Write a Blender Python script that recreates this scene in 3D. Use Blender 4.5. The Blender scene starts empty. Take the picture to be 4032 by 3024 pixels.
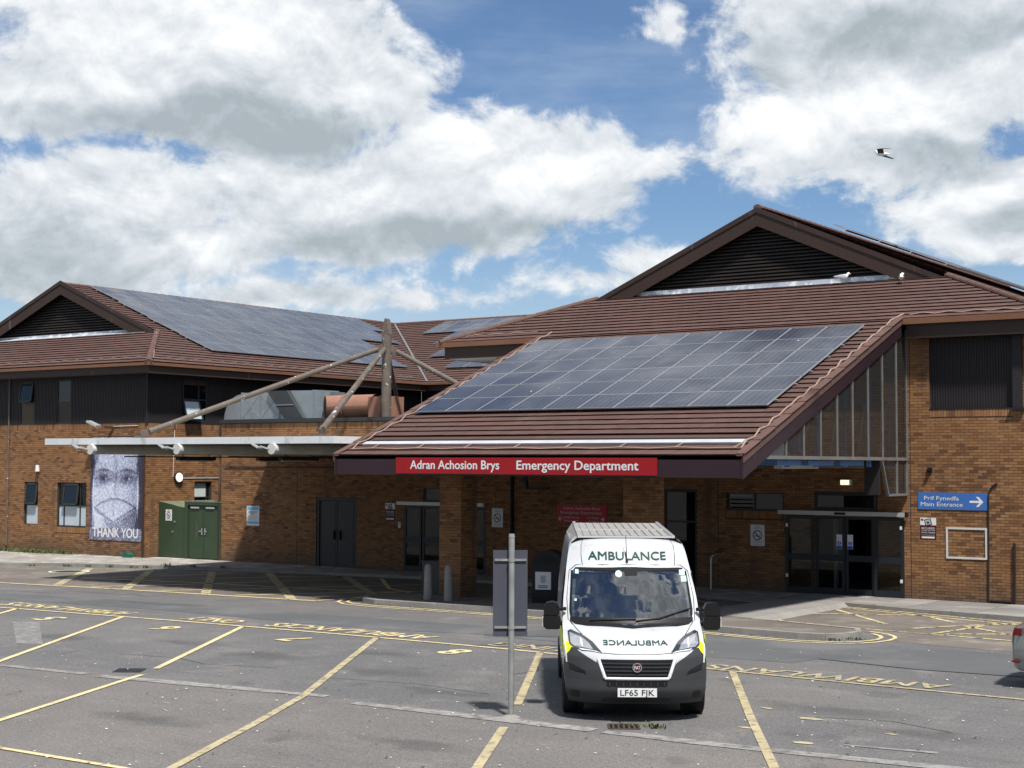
import bpy, math, random
from mathutils import Matrix, Vector
random.seed(7)
R = math.radians
SC = bpy.context.scene
COL = SC.collection

# ------------------------------------------------------------------ camera
PIT, ROL, YAW = R(2.979), R(0.2336), R(34.766)
fw = Vector((-math.sin(YAW), math.cos(YAW), 0)); rt = Vector((math.cos(YAW), math.sin(YAW), 0)); up = Vector((0, 0, 1))
cf = fw*math.cos(PIT)+up*math.sin(PIT); cu = up*math.cos(PIT)-fw*math.sin(PIT)
cx = rt*math.cos(ROL)+cu*math.sin(ROL); cu2 = cu*math.cos(ROL)-rt*math.sin(ROL)
cam = bpy.data.cameras.new('camera'); camo = bpy.data.objects.new('camera', cam); COL.objects.link(camo)
cm = Matrix.Identity(4)
for i in range(3):
    cm[i][0] = cx[i]; cm[i][1] = cu2[i]; cm[i][2] = -cf[i]
cm[2][3] = 3.6
camo.matrix_world = cm
cam.sensor_width = 36; cam.lens = 36*6022.45/4032; cam.clip_end = 3000; cam.clip_start = .1
SC.camera = camo

# ------------------------------------------------------------------ light
SUN_EL = R(60); SUN_AZ = math.atan2(.80, -.60)
tosun = Vector((math.sin(SUN_AZ)*math.cos(SUN_EL), math.cos(SUN_AZ)*math.cos(SUN_EL), math.sin(SUN_EL)))
sl = bpy.data.lights.new('sun', 'SUN'); sl.energy = 4.1; sl.angle = R(4.0); sl.color = (1, .955, .89)
so = bpy.data.objects.new('sun', sl); COL.objects.link(so)
so.rotation_euler = tosun.to_track_quat('Z', 'Y').to_euler()
SC.view_settings.view_transform = 'Standard'; SC.view_settings.look = 'None'
SC.view_settings.exposure = 0.66; SC.view_settings.gamma = 1; SC.view_settings.use_curve_mapping = False
SC.cycles.max_bounces = 5; SC.cycles.diffuse_bounces = 3; SC.cycles.glossy_bounces = 3; SC.cycles.transparent_max_bounces = 10

# ------------------------------------------------------------------ node helper
class NT:
    def __init__(s, nt): s.nt = nt
    def n(s, t, **k):
        nd = s.nt.nodes.new(t)
        ins = k.pop('ins', {})
        for a, v in k.items(): setattr(nd, a, v)
        for a, v in ins.items():
            if isinstance(v, bpy.types.NodeSocket): s.nt.links.new(v, nd.inputs[a])
            else: nd.inputs[a].default_value = v
        return nd
    def m(s, op, a, b=None, c=None, clamp=False):
        nd = s.nt.nodes.new('ShaderNodeMath'); nd.operation = op; nd.use_clamp = clamp
        for i, v in enumerate((a, b, c)):
            if v is None: continue
            if isinstance(v, bpy.types.NodeSocket): s.nt.links.new(v, nd.inputs[i])
            else: nd.inputs[i].default_value = v
        return nd.outputs[0]
    def v(s, op, a, b=None, c=None):
        nd = s.nt.nodes.new('ShaderNodeVectorMath'); nd.operation = op
        for i, v in enumerate((a, b, c)):
            if v is None: continue
            if isinstance(v, bpy.types.NodeSocket): s.nt.links.new(v, nd.inputs[i])
            else: nd.inputs[i].default_value = v
        return nd.outputs['Value'] if op in ('LENGTH', 'DOT_PRODUCT', 'DISTANCE') else nd.outputs[0]
    def mix(s, f, a, b, blend='MIX'):
        nd = s.nt.nodes.new('ShaderNodeMix'); nd.data_type = 'RGBA'; nd.blend_type = blend
        for i, v in ((0, f), (6, a), (7, b)):
            if isinstance(v, bpy.types.NodeSocket): s.nt.links.new(v, nd.inputs[i])
            elif i == 0: nd.inputs[0].default_value = v
            else: nd.inputs[i].default_value = (*v[:3], 1)
        return nd.outputs[2]
    def ramp(s, f, stops):
        nd = s.nt.nodes.new('ShaderNodeValToRGB'); s.nt.links.new(f, nd.inputs[0])
        e = nd.color_ramp.elements
        while len(e) < len(stops): e.new(.5)
        for i, (p, c) in enumerate(stops):
            e[i].position = p; e[i].color = (*c[:3], 1) if hasattr(c, '__len__') else (c, c, c, 1)
        return nd.outputs[0]
    def mr(s, v, a, b, c=0., d=1., smooth=True):
        nd = s.nt.nodes.new('ShaderNodeMapRange'); nd.interpolation_type = 'SMOOTHSTEP' if smooth else 'LINEAR'
        s.nt.links.new(v, nd.inputs[0])
        for i, x in enumerate((a, b, c, d)): nd.inputs[i+1].default_value = x
        return nd.outputs[0]
    def noise(s, vec, scale, detail=4, rough=.55, dist=0.):
        nd = s.nt.nodes.new('ShaderNodeTexNoise')
        nd.inputs['Scale'].default_value = scale; nd.inputs['Detail'].default_value = detail
        nd.inputs['Roughness'].default_value = rough; nd.inputs['Distortion'].default_value = dist
        if vec is not None: s.nt.links.new(vec, nd.inputs['Vector'])
        return nd.outputs['Fac']

# ------------------------------------------------------------------ world: clear sky with cumulus
wd = bpy.data.worlds.new('World'); SC.world = wd; wd.use_nodes = True
wt = wd.node_tree; wt.nodes.clear(); W_ = NT(wt)
sky = W_.n('ShaderNodeTexSky', sky_type='NISHITA', sun_disc=False, sun_elevation=SUN_EL, sun_rotation=SUN_AZ,
           altitude=0, air_density=1.0, dust_density=.3, ozone_density=3.0)
skycol = W_.v('SCALE', sky.outputs[0]); skycol.node.inputs['Scale'].default_value = .058
# clouds: (azimuth deg from the building axis heading, elevation deg, half sizes deg, strength)
grp = bpy.data.node_groups.new('cloud_density', 'ShaderNodeTree')
grp.interface.new_socket('Vector', in_out='INPUT', socket_type='NodeSocketVector')
grp.interface.new_socket('Density', in_out='OUTPUT', socket_type='NodeSocketFloat')
grp.interface.new_socket('Soft', in_out='OUTPUT', socket_type='NodeSocketFloat')
grp.interface.new_socket('Tone', in_out='OUTPUT', socket_type='NodeSocketFloat')
grp.interface.new_socket('InView', in_out='OUTPUT', socket_type='NodeSocketFloat')
g = NT(grp); gi = grp.nodes.new('NodeGroupInput'); go = grp.nodes.new('NodeGroupOutput')
dv = g.v('NORMALIZE', gi.outputs[0])
AZ = g.m('MULTIPLY', g.m('ARCTAN2', g.v('DOT_PRODUCT', dv, tuple(rt)), g.v('DOT_PRODUCT', dv, tuple(fw))), 57.2958)
EL = g.m('MULTIPLY', g.m('ARCSINE', g.v('DOT_PRODUCT', dv, (0, 0, 1))), 57.2958)
cmb = g.n('ShaderNodeCombineXYZ', ins={0: AZ, 1: EL}).outputs[0]
warp = g.v('MULTIPLY', dv, (1, 1, 1.9))
nz = g.n('ShaderNodeTexNoise', ins={'Vector': warp, 'Scale': 7.0, 'Detail': 4.0, 'Roughness': .6}).outputs['Color']
off = g.v('MULTIPLY', g.v('SUBTRACT', nz, (.5, .5, .5)), (6, 3.6, 0))
P2 = g.v('ADD', cmb, off)
CL = []
def U(x, y, rx, ry, s):
    CL.append(((x-1106)*.01734, (1001.5-y)*.01734, rx*.01734, ry*.01734, s))
for c in ((430,120,360,150,1.1),(560,220,330,140,1.0),(60,240,190,80,.8),(790,120,120,70,.45),(850,440,470,110,1.05),(1060,370,220,105,1.0),
          (800,265,110,60,.75),(240,520,340,125,1.0),(650,640,330,45,.6),(455,565,70,55,.6),(1980,120,400,190,1.1),(1860,290,250,120,.95),(2120,450,190,100,.9),
          (1420,45,34,60,.42),(1400,365,90,38,.34),(1480,565,150,50,.62),(620,630,180,50,.55),(2150,560,120,50,.7),(1260,610,150,40,.4)):
    U(*c)
acc = None
for (a, e, ra, re, s_) in CL:
    q = g.v('MULTIPLY_ADD', P2, (1/ra, 1/re, 0), (-a/ra, -e/re, 0))
    f = g.m('MULTIPLY_ADD', g.v('LENGTH', q), -s_*.9, s_*1.25)
    acc = f if acc is None else g.n('ShaderNodeMath', operation='SMOOTH_MAX', ins={0: acc, 1: f, 2: .18}).outputs[0]
def masses(lst, soft=1.15):
    o = None
    for (x, y, rx, ry, w) in lst:
        a, e, ra, re = (x-1106)*.01734, (1001.5-y)*.01734, rx*.01734, ry*.01734
        f = g.m('MULTIPLY', g.mr(g.v('LENGTH', g.v('MULTIPLY_ADD', P2, (1/ra, 1/re, 0), (-a/ra, -e/re, 0))), .25, soft, 1, 0), w)
        o = f if o is None else g.m('MAXIMUM', o, f)
    return o
dark = masses([(500,300,380,85,1.0),(150,290,220,70,.6),(880,515,480,62,.9),(1980,110,330,90,.8),(2060,350,260,60,.75),(140,590,300,110,.75),(2150,510,150,45,.6),(620,640,200,40,.5),(1650,150,120,90,.5)])
brt = masses([(250,80,260,110,1.0),(520,90,220,90,.8),(1030,310,150,80,1.0),(1210,400,130,80,1.0),(790,245,90,50,.9),(1700,290,200,80,.9),(1900,270,200,60,.8),(270,505,150,60,.8),(460,555,60,40,.8),(2080,440,140,50,.7)])
# the rest of the dome carries clouds of the same kind
wn = g.noise(g.v('MULTIPLY_ADD', dv, (1, 1, 1.8), (9.2, 2.2, 5.8)), 2.1, 3, .5)
wide = g.mr(wn, .36, .66, -.9, 1.15, False)
inview = g.m('MULTIPLY', g.mr(g.m('ABSOLUTE', AZ), 19, 27, 1, 0), g.mr(EL, 18.5, 25, 1, 0))
field = g.n('ShaderNodeMix', ins={0: inview, 2: wide, 3: g.m('MAXIMUM', acc, -.7)}).outputs[0]
fine = g.noise(g.v('MULTIPLY', dv, (1, 1, 1.35)), 17, 9, .62, .25)
wisp = g.m('MULTIPLY', g.m('SUBTRACT', fine, .52), 1.9)
coarse = g.m('MULTIPLY', g.m('SUBTRACT', g.noise(g.v('MULTIPLY', dv, (1, 1, 1.35)), 17, 2, .5, .25), .52), 1.5)
grp.links.new(g.m('ADD', field, wisp), go.inputs[0]); grp.links.new(g.m('ADD', field, coarse), go.inputs[1])
grp.links.new(g.m('MULTIPLY', g.m('SUBTRACT', g.m('MULTIPLY', brt, .5), dark), inview), go.inputs[2]); grp.links.new(inview, go.inputs[3])
tc = W_.n('ShaderNodeTexCoord')
D0 = wt.nodes.new('ShaderNodeGroup'); D0.node_tree = grp; wt.links.new(tc.outputs['Generated'], D0.inputs[0])
D1 = wt.nodes.new('ShaderNodeGroup'); D1.node_tree = grp
wt.links.new(W_.v('ADD', tc.outputs['Generated'], (tosun.x*.010, tosun.y*.010, .044)), D1.inputs[0])
d0, d1 = D0.outputs[0], D1.outputs[1]
alpha = W_.mr(d0, -.03, .34)
gv = W_.v('MULTIPLY', tc.outputs['Generated'], (1, 1, 1.35))
e0 = W_.noise(gv, 17, 9, .62, .25); e1 = W_.noise(W_.v('ADD', gv, (tosun.x*.004, tosun.y*.004, .013)), 17, 5, .6, .25)
lit = W_.m('MULTIPLY', W_.m('SUBTRACT', e0, e1), 1.7)
body = W_.mr(d1, -.25, 1.25, .9, .12)
shaped = W_.m('MULTIPLY_ADD', D0.outputs[2], .62, .64)
base_s = W_.n('ShaderNodeMix', ins={0: D0.outputs[3], 2: body, 3: shaped}).outputs[0]
shade = W_.m('ADD', lit, base_s, clamp=True)
ccol = W_.ramp(shade, [(0, (.27, .305, .33)), (.3, (.36, .395, .425)), (.65, (.50, .525, .55)), (1, (.66, .67, .675))])
thin = W_.mr(W_.noise(W_.v('MULTIPLY', tc.outputs['Generated'], (1, 1, 4)), 5, 6, .6), .40, .78, 0, .42)
skyt = W_.v('MULTIPLY', skycol, (.86, .98, 1.12))
lowsky = W_.mr(W_.v('DOT_PRODUCT', W_.v('NORMALIZE', tc.outputs['Generated']), (0, 0, 1)), .03, .17, .38, 0)
base = W_.mix(thin, W_.mix(lowsky, skyt, (.42, .47, .53)), (.38, .44, .52))
final = W_.mix(W_.m('MULTIPLY', alpha, .97), base, ccol)
bg = W_.n('ShaderNodeBackground', ins={'Color': final, 'Strength': 1.0})
wo = W_.n('ShaderNodeOutputWorld'); wt.links.new(bg.outputs[0], wo.inputs[0])
wd.cycles.sampling_method = 'MANUAL'; wd.cycles.sample_map_resolution = 512

# ------------------------------------------------------------------ materials
MATS = {}
def pm(name, col, rough=.6, metal=0., var=.18, vs=1.2, fine=0., fs=40., bump=0., bs=60., col2=None, c2s=.8, c2lo=.55, c2hi=.7, spec=.28, coat=0., attr=False, streak=None, rnd=0., emit=None, grime=None):
    m = bpy.data.materials.new(name); m.use_nodes = True
    t = NT(m.node_tree); b = m.node_tree.nodes['Principled BSDF']
    geo = t.n('ShaderNodeNewGeometry'); pos = geo.outputs['Position']
    c = t.mix(0., col, col)
    if attr:
        at = t.n('ShaderNodeAttribute', attribute_name='bv').outputs['Fac']
        c = t.ramp(at, attr)
    if col2 is not None:
        c = t.mix(t.mr(t.noise(pos, c2s, 5, .6, .3), c2lo, c2hi), c, col2)
    if var:
        k = t.mr(t.noise(pos, vs, 5, .6), .25, .75, 1-var, 1+var, False)
        c = t.mix(1., c, t.n('ShaderNodeCombineXYZ', ins={0: k, 1: k, 2: k}).outputs[0], 'MULTIPLY')
    if fine:
        k = t.mr(t.noise(pos, fs, 3, .7), .3, .7, 1-fine, 1+fine, False)
        c = t.mix(1., c, t.n('ShaderNodeCombineXYZ', ins={0: k, 1: k, 2: k}).outputs[0], 'MULTIPLY')
    if streak:
        sc, lo, hi, scol = streak
        c = t.mix(t.mr(t.noise(t.v('MULTIPLY', pos, sc), 1., 4, .6), lo, hi), c, scol)
    if grime:
        zz = t.n('ShaderNodeSeparateXYZ', ins={0: pos}).outputs[2]
        gn = t.noise(t.v('MULTIPLY', pos, (1.1, 1.1, 1.6)), 1., 5, .65)
        f = t.m('MULTIPLY', t.mr(t.m('ADD', zz, t.m('MULTIPLY', gn, -1.1)), -.5, .35, 1, 0), .6)
        c = t.mix(f, c, grime)
    if rnd:
        k = t.mr(t.n('ShaderNodeObjectInfo').outputs['Random'], 0, 1, 1-rnd, 1+rnd, False)
        c = t.mix(1., c, t.n('ShaderNodeCombineXYZ', ins={0: k, 1: k, 2: k}).outputs[0], 'MULTIPLY')
    m.node_tree.links.new(c, b.inputs['Base Color'])
    b.inputs['Roughness'].default_value = rough; b.inputs['Metallic'].default_value = metal
    b.inputs['Specular IOR Level'].default_value = spec; b.inputs['Coat Weight'].default_value = coat
    b.inputs['Coat Roughness'].default_value = .06
    if emit:
        b.inputs['Emission Color'].default_value = (*emit[:3], 1); b.inputs['Emission Strength'].default_value = emit[3]
    if bump:
        bn = t.n('ShaderNodeBump', ins={'Strength': bump, 'Distance': .01, 'Height': t.noise(pos, bs, 4, .65)})
        m.node_tree.links.new(bn.outputs[0], b.inputs['Normal'])
    MATS[name] = m
    return m
BRK = [(0, (.105,.052,.030)), (.25, (.175,.086,.040)), (.55, (.232,.118,.052)), (.8, (.262,.138,.064)), (1, (.29,.165,.085))]
pm('brick', (.3,.15,.06), .85, var=.16, vs=.55, fine=.16, fs=60, bump=.25, bs=90, attr=BRK, streak=((1.5, 1.5, .14), .56, .76, (.10, .062, .042)), grime=(.07,.055,.042))
pm('mortar', (.060,.044,.032), .95, var=.15, vs=1, fine=.15, grime=(.05,.042,.034))
pm('tile', (.15,.08,.065), .85, var=.12, vs=.5, fine=.2, fs=70, bump=.3, bs=80, attr=[(0, (0.0703,0.0385,0.0326)), (.5, (0.0925,0.0511,0.0437)), (1, (0.1125,0.0629,0.0540))], col2=(.085,.065,.055), c2s=1.7, c2lo=.60, c2hi=.74, streak=((.9, .5, .5), .62, .8, (.125, .085, .073)))
pm('cap_tile', (0.1080,0.0612,0.0504), .82, var=.2, vs=2, fine=.15, bump=.2)
pm('fascia_brown', (0.0409,0.0244,0.0185), .5, var=.1, vs=.6, streak=((3,3,.4), .62, .75, (.10,.075,.062)))
pm('fascia_plum', (0.0270,0.0135,0.0180), .42, var=.12, vs=.7, streak=((3,3,.4), .66, .75, (.09,.07,.07)))
pm('gutter', (0.1700,0.0808,0.0467), .45, var=.12)
pm('cladding', (0.0232,0.0197,0.0209), .55, var=.12, vs=.4)
pm('louver', (0.0225,0.0180,0.0158), .5, var=.15, vs=.6)
pm('valley', (.15,.15,.155), .5, var=.2, vs=3)
pm('lead', (.42,.45,.50), .45, metal=.25, var=.22, vs=2, col2=(.72,.74,.74), c2s=3, c2lo=.5, c2hi=.62)
pm('rail_white', (.42,.43,.44), .5, var=.15, vs=2)
pm('white_metal', (.60,.62,.63), .45, var=.08, streak=((3.,3.,.9), .56, .74, (.40,.43,.42)))
pm('canopy_under', (.42,.42,.38), .7, var=.12, vs=.5)
pm('grey_tube', (.42,.42,.38), .5, var=.2, vs=1.5)
pm('rust_tube', (.120,.098,.083), .65, var=.25, vs=3, col2=(.62,.62,.6), c2s=4.5, c2lo=.648, c2hi=.662)
pm('galv', (0.3400,0.3740,0.3910), .38, metal=.65, var=.16, vs=1.6, fine=.06, fs=14, col2=(.62,.64,.64), c2s=5, c2lo=.66, c2hi=.7)
pm('dark_mesh', (.045,.05,.052), .7)
pm('terracotta', (0.2755,0.1410,0.0984), .75, var=.18, vs=1.6, streak=((.5,.5,2.5), .55, .72, (.25,.13,.09)))
pm('black', (.008,.008,.009), .6, var=0)
pm('kiosk_green', (0.0343,0.0581,0.0304), .42, var=.14, vs=1.2, streak=((2,2,.3), .6, .75, (.10,.12,.075)))
pm('kiosk_top', (0.1200,0.1440,0.0960), .7, var=.3, vs=5, col2=(.5,.5,.45), c2s=9, c2lo=.64, c2hi=.68)
pm('steel', (.55,.56,.55), .35, metal=.8, var=.1)
pm('frame_navy', (0.0140,0.0189,0.0252), .38, var=.1)
pm('frame_grey', (0.0300,0.0320,0.0340), .45, var=.1)
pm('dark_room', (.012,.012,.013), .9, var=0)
pm('room_wall', (.10,.10,.095), .9, var=.1)
pm('blind', (.50,.56,.52), .8, var=.1)
pm('frost', (.42,.48,.52), .3, var=.06)
pm('brown_panel', (0.0360,0.0176,0.0112), .35)
pm('olive_panel', (.055,.038,.016), .35)
pm('alu', (.42,.43,.42), .4, metal=.3, var=.06)
pm('blue_steel', (.085,.20,.44), .45, var=.12)
pm('white', (.64,.65,.66), .45, var=.04)
pm('offwhite', (.52,.52,.50), .6, var=.1)
pm('red_sign', (.27,.006,.010), .5, var=.08, vs=.5, spec=.3)
pm('dark_red', (.42,.022,.03), .5, var=.06)
pm('blue_sign', (.045,.135,.40), .42, var=.05)
pm('print_dark', (.03,.028,.032), .6, var=0)
pm('print_maroon', (.06,.012,.018), .5, var=0)
pm('print_red', (.38,.03,.04), .5, var=0)
pm('print_blue', (.02,.07,.42), .5, var=0)
pm('print_sky', (.12,.42,.66), .5, var=.04)
pm('print_grey', (.36,.37,.38), .6, var=.08)
pm('concrete', (0.234,0.224,0.208), .85, var=.16, vs=1.8, fine=.14, fs=50, bump=.2)
pm('kerb', (0.2115,0.2025,0.1890), .88, var=.22, vs=1.4, fine=.15, bump=.2)
pm('paving', (.215,.205,.19), .88, var=.18, vs=.7, fine=.14, fs=60, bump=.15, bs=50, attr=[(0,(.15,.145,.137)),(.5,(.215,.205,.19)),(1,(.285,.27,.25))])
pm('screed', (0.2550,0.2338,0.2082), .9, var=.22, vs=.8, fine=.15, fs=40, col2=(.43,.41,.38), c2s=1.5, c2lo=.5, c2hi=.65)
pm('tarmac_brown', (0.1395,0.1215,0.1062), .9, var=.2, vs=.5, fine=.25, fs=60, bump=.25, bs=70, col2=(.19,.17,.15), c2s=1.1, c2lo=.5, c2hi=.65)
pm('tarmac_new', (0.0945,0.0972,0.1008), .85, var=.14, vs=.4, fine=.22, fs=70, bump=.25, bs=80, col2=(.13,.13,.132), c2s=.5, c2lo=.45, c2hi=.65)
pm('crack', (.035,.035,.036), .9, var=.1)
pm('post_steel', (.30,.31,.30), .5, metal=.45, var=.25, vs=4, streak=((9,9,1.2), .6, .72, (.2,.19,.17)))
pm('sign_back', (0.0612,0.0648,0.0828), .5, var=.1)
pm('bin_black', (0.0077,0.0088,0.0116), .32, var=.08)
pm('rust', (.06,.045,.036), .8, var=.35, vs=12)
pm('cable', (0.3128,0.2244,0.1768), .7, var=.15)
pm('cable_black', (.02,.02,.021), .5)
pm('rubber', (.014,.014,.015), .75, var=.1, vs=8)
pm('van_white', (.475,.49,.51), .3, var=.05, vs=1.3, coat=.6, streak=((2.,2.,.6), .58, .78, (.38,.38,.375)))
pm('van_roof', (.27,.26,.245), .6, var=.14, vs=2)
pm('van_bumper', (0.0359,0.0382,0.0413), .5, var=.08, vs=3)
pm('van_black', (.010,.010,.011), .35)
pm('chrome', (.75,.76,.78), .12, metal=1., var=0)
pm('lens', (.48,.50,.52), .08, metal=.55, var=.25, vs=22, coat=1.)
pm('lens_dark', (.03,.032,.035), .1, var=.1, coat=1.)
pm('hivis', (.68,.82,.015), .4, var=.05)
pm('hivis_pale', (.62,.72,.55), .4, var=.05)
pm('amb_green', (0.0072,0.0510,0.0390), .4, var=0)
pm('sticker', (.45,.72,.64), .4, var=.05)
pm('dash', (.03,.032,.034), .7)
pm('car_silver', (.33,.345,.36), .3, metal=.7, var=.03, coat=.8)
pm('tail_red', (.11,.003,.006), .2, var=.2, vs=20, coat=.3, spec=.3)
pm('gull_white', (.78,.79,.80), .8, var=.05)
pm('gull_grey', (.34,.37,.41), .8, var=.05)
pm('gull_dark', (.06,.055,.05), .8, var=.2, vs=20)
pm('gull_leg', (.55,.42,.30), .7)
pm('grassm', (.085,.12,.035), .8, var=.4, vs=3)
pm('weedm', (.075,.10,.035), .8, var=.4, vs=9)
pm('litterm', (.66,.66,.63), .8, var=.25, vs=6)
pm('leafm', (.055,.042,.03), .9, var=.4, vs=9)
pm('lamp_lit', (.8,.75,.6), .4, var=0, emit=(1., .88, .62, .9))
pm('lamp_disc', (.80,.78,.66), .4, var=.04, emit=(1., .93, .72, .35))
pm('solar_frame', (.31,.32,.34), .4, metal=.2, var=.05)
pm('mullion', (.145,.142,.135), .5, var=.2, vs=3)
pm('bait_green', (.012,.10,.07), .45)

def paint(name, col, wear_lo, wear_hi, base=(.14,.135,.13)):
    m = pm(name, col, .8, var=.2, vs=1.1, fine=.15, fs=50, col2=base, c2s=5.5, c2lo=wear_lo, c2hi=wear_hi, streak=((2.2, 2.2, 1), .60, .80, (.26,.235,.19)))
    return m
paint('yellow', (.58,.485,.265), .54, .74)
paint('yellow_old', (.40,.34,.205), .46, .70)
paint('yellow_gone', (.54,.45,.24), .46, .62, (.14,.125,.11))
paint('white_old', (.255,.245,.235), .42, .66)
paint('white_ghost', (.215,.21,.205), .42, .62)

def asphalt():
    m = bpy.data.materials.new('asphalt'); m.use_nodes = True; t = NT(m.node_tree); b = m.node_tree.nodes['Principled BSDF']
    pos = t.n('ShaderNodeNewGeometry').outputs['Position']
    big = t.noise(pos, .16, 5, .6, .4); mid = t.noise(pos, 1.1, 6, .65, .3)
    yb = t.n('ShaderNodeSeparateXYZ', ins={0: pos}).outputs[1]
    older = t.mr(t.m('ADD', yb, t.m('MULTIPLY', t.m('SUBTRACT', mid, .5), 1.6)), 17.2, 18.4, 1, 0)
    c = t.mix(t.mr(big, .35, .66), (.108,.107,.109), (.140,.134,.130))
    c = t.mix(older, c, t.mix(t.mr(big, .35, .66), (.135,.126,.120), (.168,.153,.142)))
    c = t.mix(t.mr(mid, .50, .72), c, (.175,.163,.154))
    # tyre polish runs along the bays
    st = t.noise(t.v('MULTIPLY', pos, (.35, 1.6, 1)), 1., 5, .65, .6)
    c = t.mix(t.mr(st, .54, .74, 0, .6), c, (.095,.095,.098))
    # oil spots
    oil = t.noise(pos, .75, 3, .5, .2)
    c = t.mix(t.mr(oil, .62, .74, 0, .6), c, (.075,.072,.07))
    wp = t.v('MULTIPLY_ADD', t.n('ShaderNodeTexNoise', ins={'Vector': pos, 'Scale': 1.6, 'Detail': 4.0}).outputs['Color'], (1.1, 1.1, 0), pos)
    spots = None
    for (sx, sy, r1, r2) in ((-20.2,21.0,1.1,.5),(-22.9,21.6,.9,.4),(-17.0,20.6,1.3,.5),(-18.7,22.6,.8,.35),(-14.8,19.3,1.2,.3),(-9.0,21.3,1.2,.5),(-7.4,20.2,1.1,.3),(-25.6,20.8,1.0,.5),(-12.4,15.6,1.0,.35),(-16.6,14.9,1.2,.4)):
        f = t.mr(t.v('LENGTH', t.v('MULTIPLY', t.v('SUBTRACT', wp, (sx+.55, sy+.55, 0)), (1/r1, 1/r2, 0))), .2, 1.3, 1, 0)
        spots = f if spots is None else t.m('MAXIMUM', spots, f)
    c = t.mix(t.m('MULTIPLY', spots, .68), c, (.066,.064,.063))
    bl = t.noise(t.v('MULTIPLY', pos, (.5, .9, 1)), .55, 6, .7, .8)
    c = t.mix(t.mr(bl, .54, .72, 0, .5), c, (.19,.178,.167))
    c = t.mix(t.mr(t.noise(pos, 2.6, 5, .7, .5), .60, .72, 0, .5), c, (.085,.08,.077))
    sp = t.noise(pos, 42, 2, .8)
    k = t.mr(sp, .30, .70, .45, 1.6, False)
    g2 = t.noise(pos, 14, 4, .75); k3 = t.mr(g2, .3, .7, .72, 1.28, False)
    c = t.mix(1., c, t.n('ShaderNodeCombineXYZ', ins={0: k3, 1: k3, 2: k3}).outputs[0], 'MULTIPLY')
    c = t.mix(1., c, t.n('ShaderNodeCombineXYZ', ins={0: k, 1: k, 2: k}).outputs[0], 'MULTIPLY')
    vo = t.n('ShaderNodeTexVoronoi', feature='F1', ins={'Vector': pos, 'Scale': 60.0})
    k2 = t.mr(vo.outputs['Distance'], .1, .5, 1.14, .84, False)
    c = t.mix(1., c, t.n('ShaderNodeCombineXYZ', ins={0: k2, 1: k2, 2: k2}).outputs[0], 'MULTIPLY')
    m.node_tree.links.new(c, b.inputs['Base Color']); b.inputs['Roughness'].default_value = .88
    bn = t.n('ShaderNodeBump', ins={'Strength': .35, 'Distance': .008, 'Height': sp}); m.node_tree.links.new(bn.outputs[0], b.inputs['Normal'])
    MATS['asphalt'] = m
asphalt()

def glass(name, tint, ior=1.5, dark=0., rough=.0, boost=1.0, dirt=0.):
    m = bpy.data.materials.new(name); m.use_nodes = True; nt = m.node_tree; nt.nodes.clear(); t = NT(nt)
    fr = t.n('ShaderNodeFresnel', ins={'IOR': ior}); gl = t.n('ShaderNodeBsdfGlossy', ins={'Roughness': rough, 'Color': (1,1,1,1)})
    tr = t.n('ShaderNodeBsdfTransparent', ins={'Color': (*tint, 1)})
    base = tr.outputs[0]
    if dark or dirt:
        df = t.n('ShaderNodeBsdfDiffuse', ins={'Color': (.012,.014,.016,1) if not dirt else (.20,.20,.195,1)})
        mx = t.n('ShaderNodeMixShader', ins={0: dark or dirt, 1: tr.outputs[0], 2: df.outputs[0]}); base = mx.outputs[0]
    f = t.m('MULTIPLY', fr.outputs[0], boost, clamp=True)
    mx = t.n('ShaderNodeMixShader', ins={0: f, 1: base, 2: gl.outputs[0]})
    o = t.n('ShaderNodeOutputMaterial'); nt.links.new(mx.outputs[0], o.inputs[0]); MATS[name] = m
glass('glass', (.72,.74,.73), 1.32)
glass('glass_dark', (.10,.11,.12), 1.52, dark=.5)
glass('glass_screen', (.36,.42,.42), 1.7, dark=.12, boost=3.2)
glass('perspex', (.58,.58,.57), 1.4, dirt=.10)

def solar_mat():
    m = bpy.data.materials.new('solar_cells'); m.use_nodes = True; t = NT(m.node_tree); b = m.node_tree.nodes['Principled BSDF']
    tc = t.n('ShaderNodeTexCoord').outputs['Object']; sp = t.n('ShaderNodeSeparateXYZ', ins={0: tc})
    def line(s, step, w):
        f = t.m('ABSOLUTE', t.m('SUBTRACT', t.m('FRACT', t.m('DIVIDE', s, step)), .5))
        return t.m('GREATER_THAN', f, .5-w)
    lx = line(t.m('ADD', sp.outputs[0], .5), 1/6., .045)
    ly = t.m('MULTIPLY', line(sp.outputs[1], 1/12., .03), .35)
    rnd = t.n('ShaderNodeObjectInfo').outputs['Random']
    pos = t.n('ShaderNodeNewGeometry').outputs['Position']
    c = t.mix(rnd, (.016,.021,.040), (.034,.040,.062))
    c = t.mix(t.m('MULTIPLY', t.m('MAXIMUM', lx, t.m('MULTIPLY', ly, .2)), .28), c, (.22,.23,.26))
    c = t.mix(t.mr(t.noise(pos, .7, 4, .6), .45, .75, .0, .12), c, (.34,.34,.35))
    c = t.mix(t.mr(t.noise(t.v('MULTIPLY', pos, (1,.6,.6)), 5.5, 3, .6), .735, .75, 0, .85), c, (.62,.62,.6))
    m.node_tree.links.new(c, b.inputs['Base Color'])
    m.node_tree.links.new(t.mr(t.noise(pos, .9, 3, .5), .3, .7, .10, .26), b.inputs['Roughness']); b.inputs['Specular IOR Level'].default_value = .34
    MATS['solar_cells'] = m
solar_mat()

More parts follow.
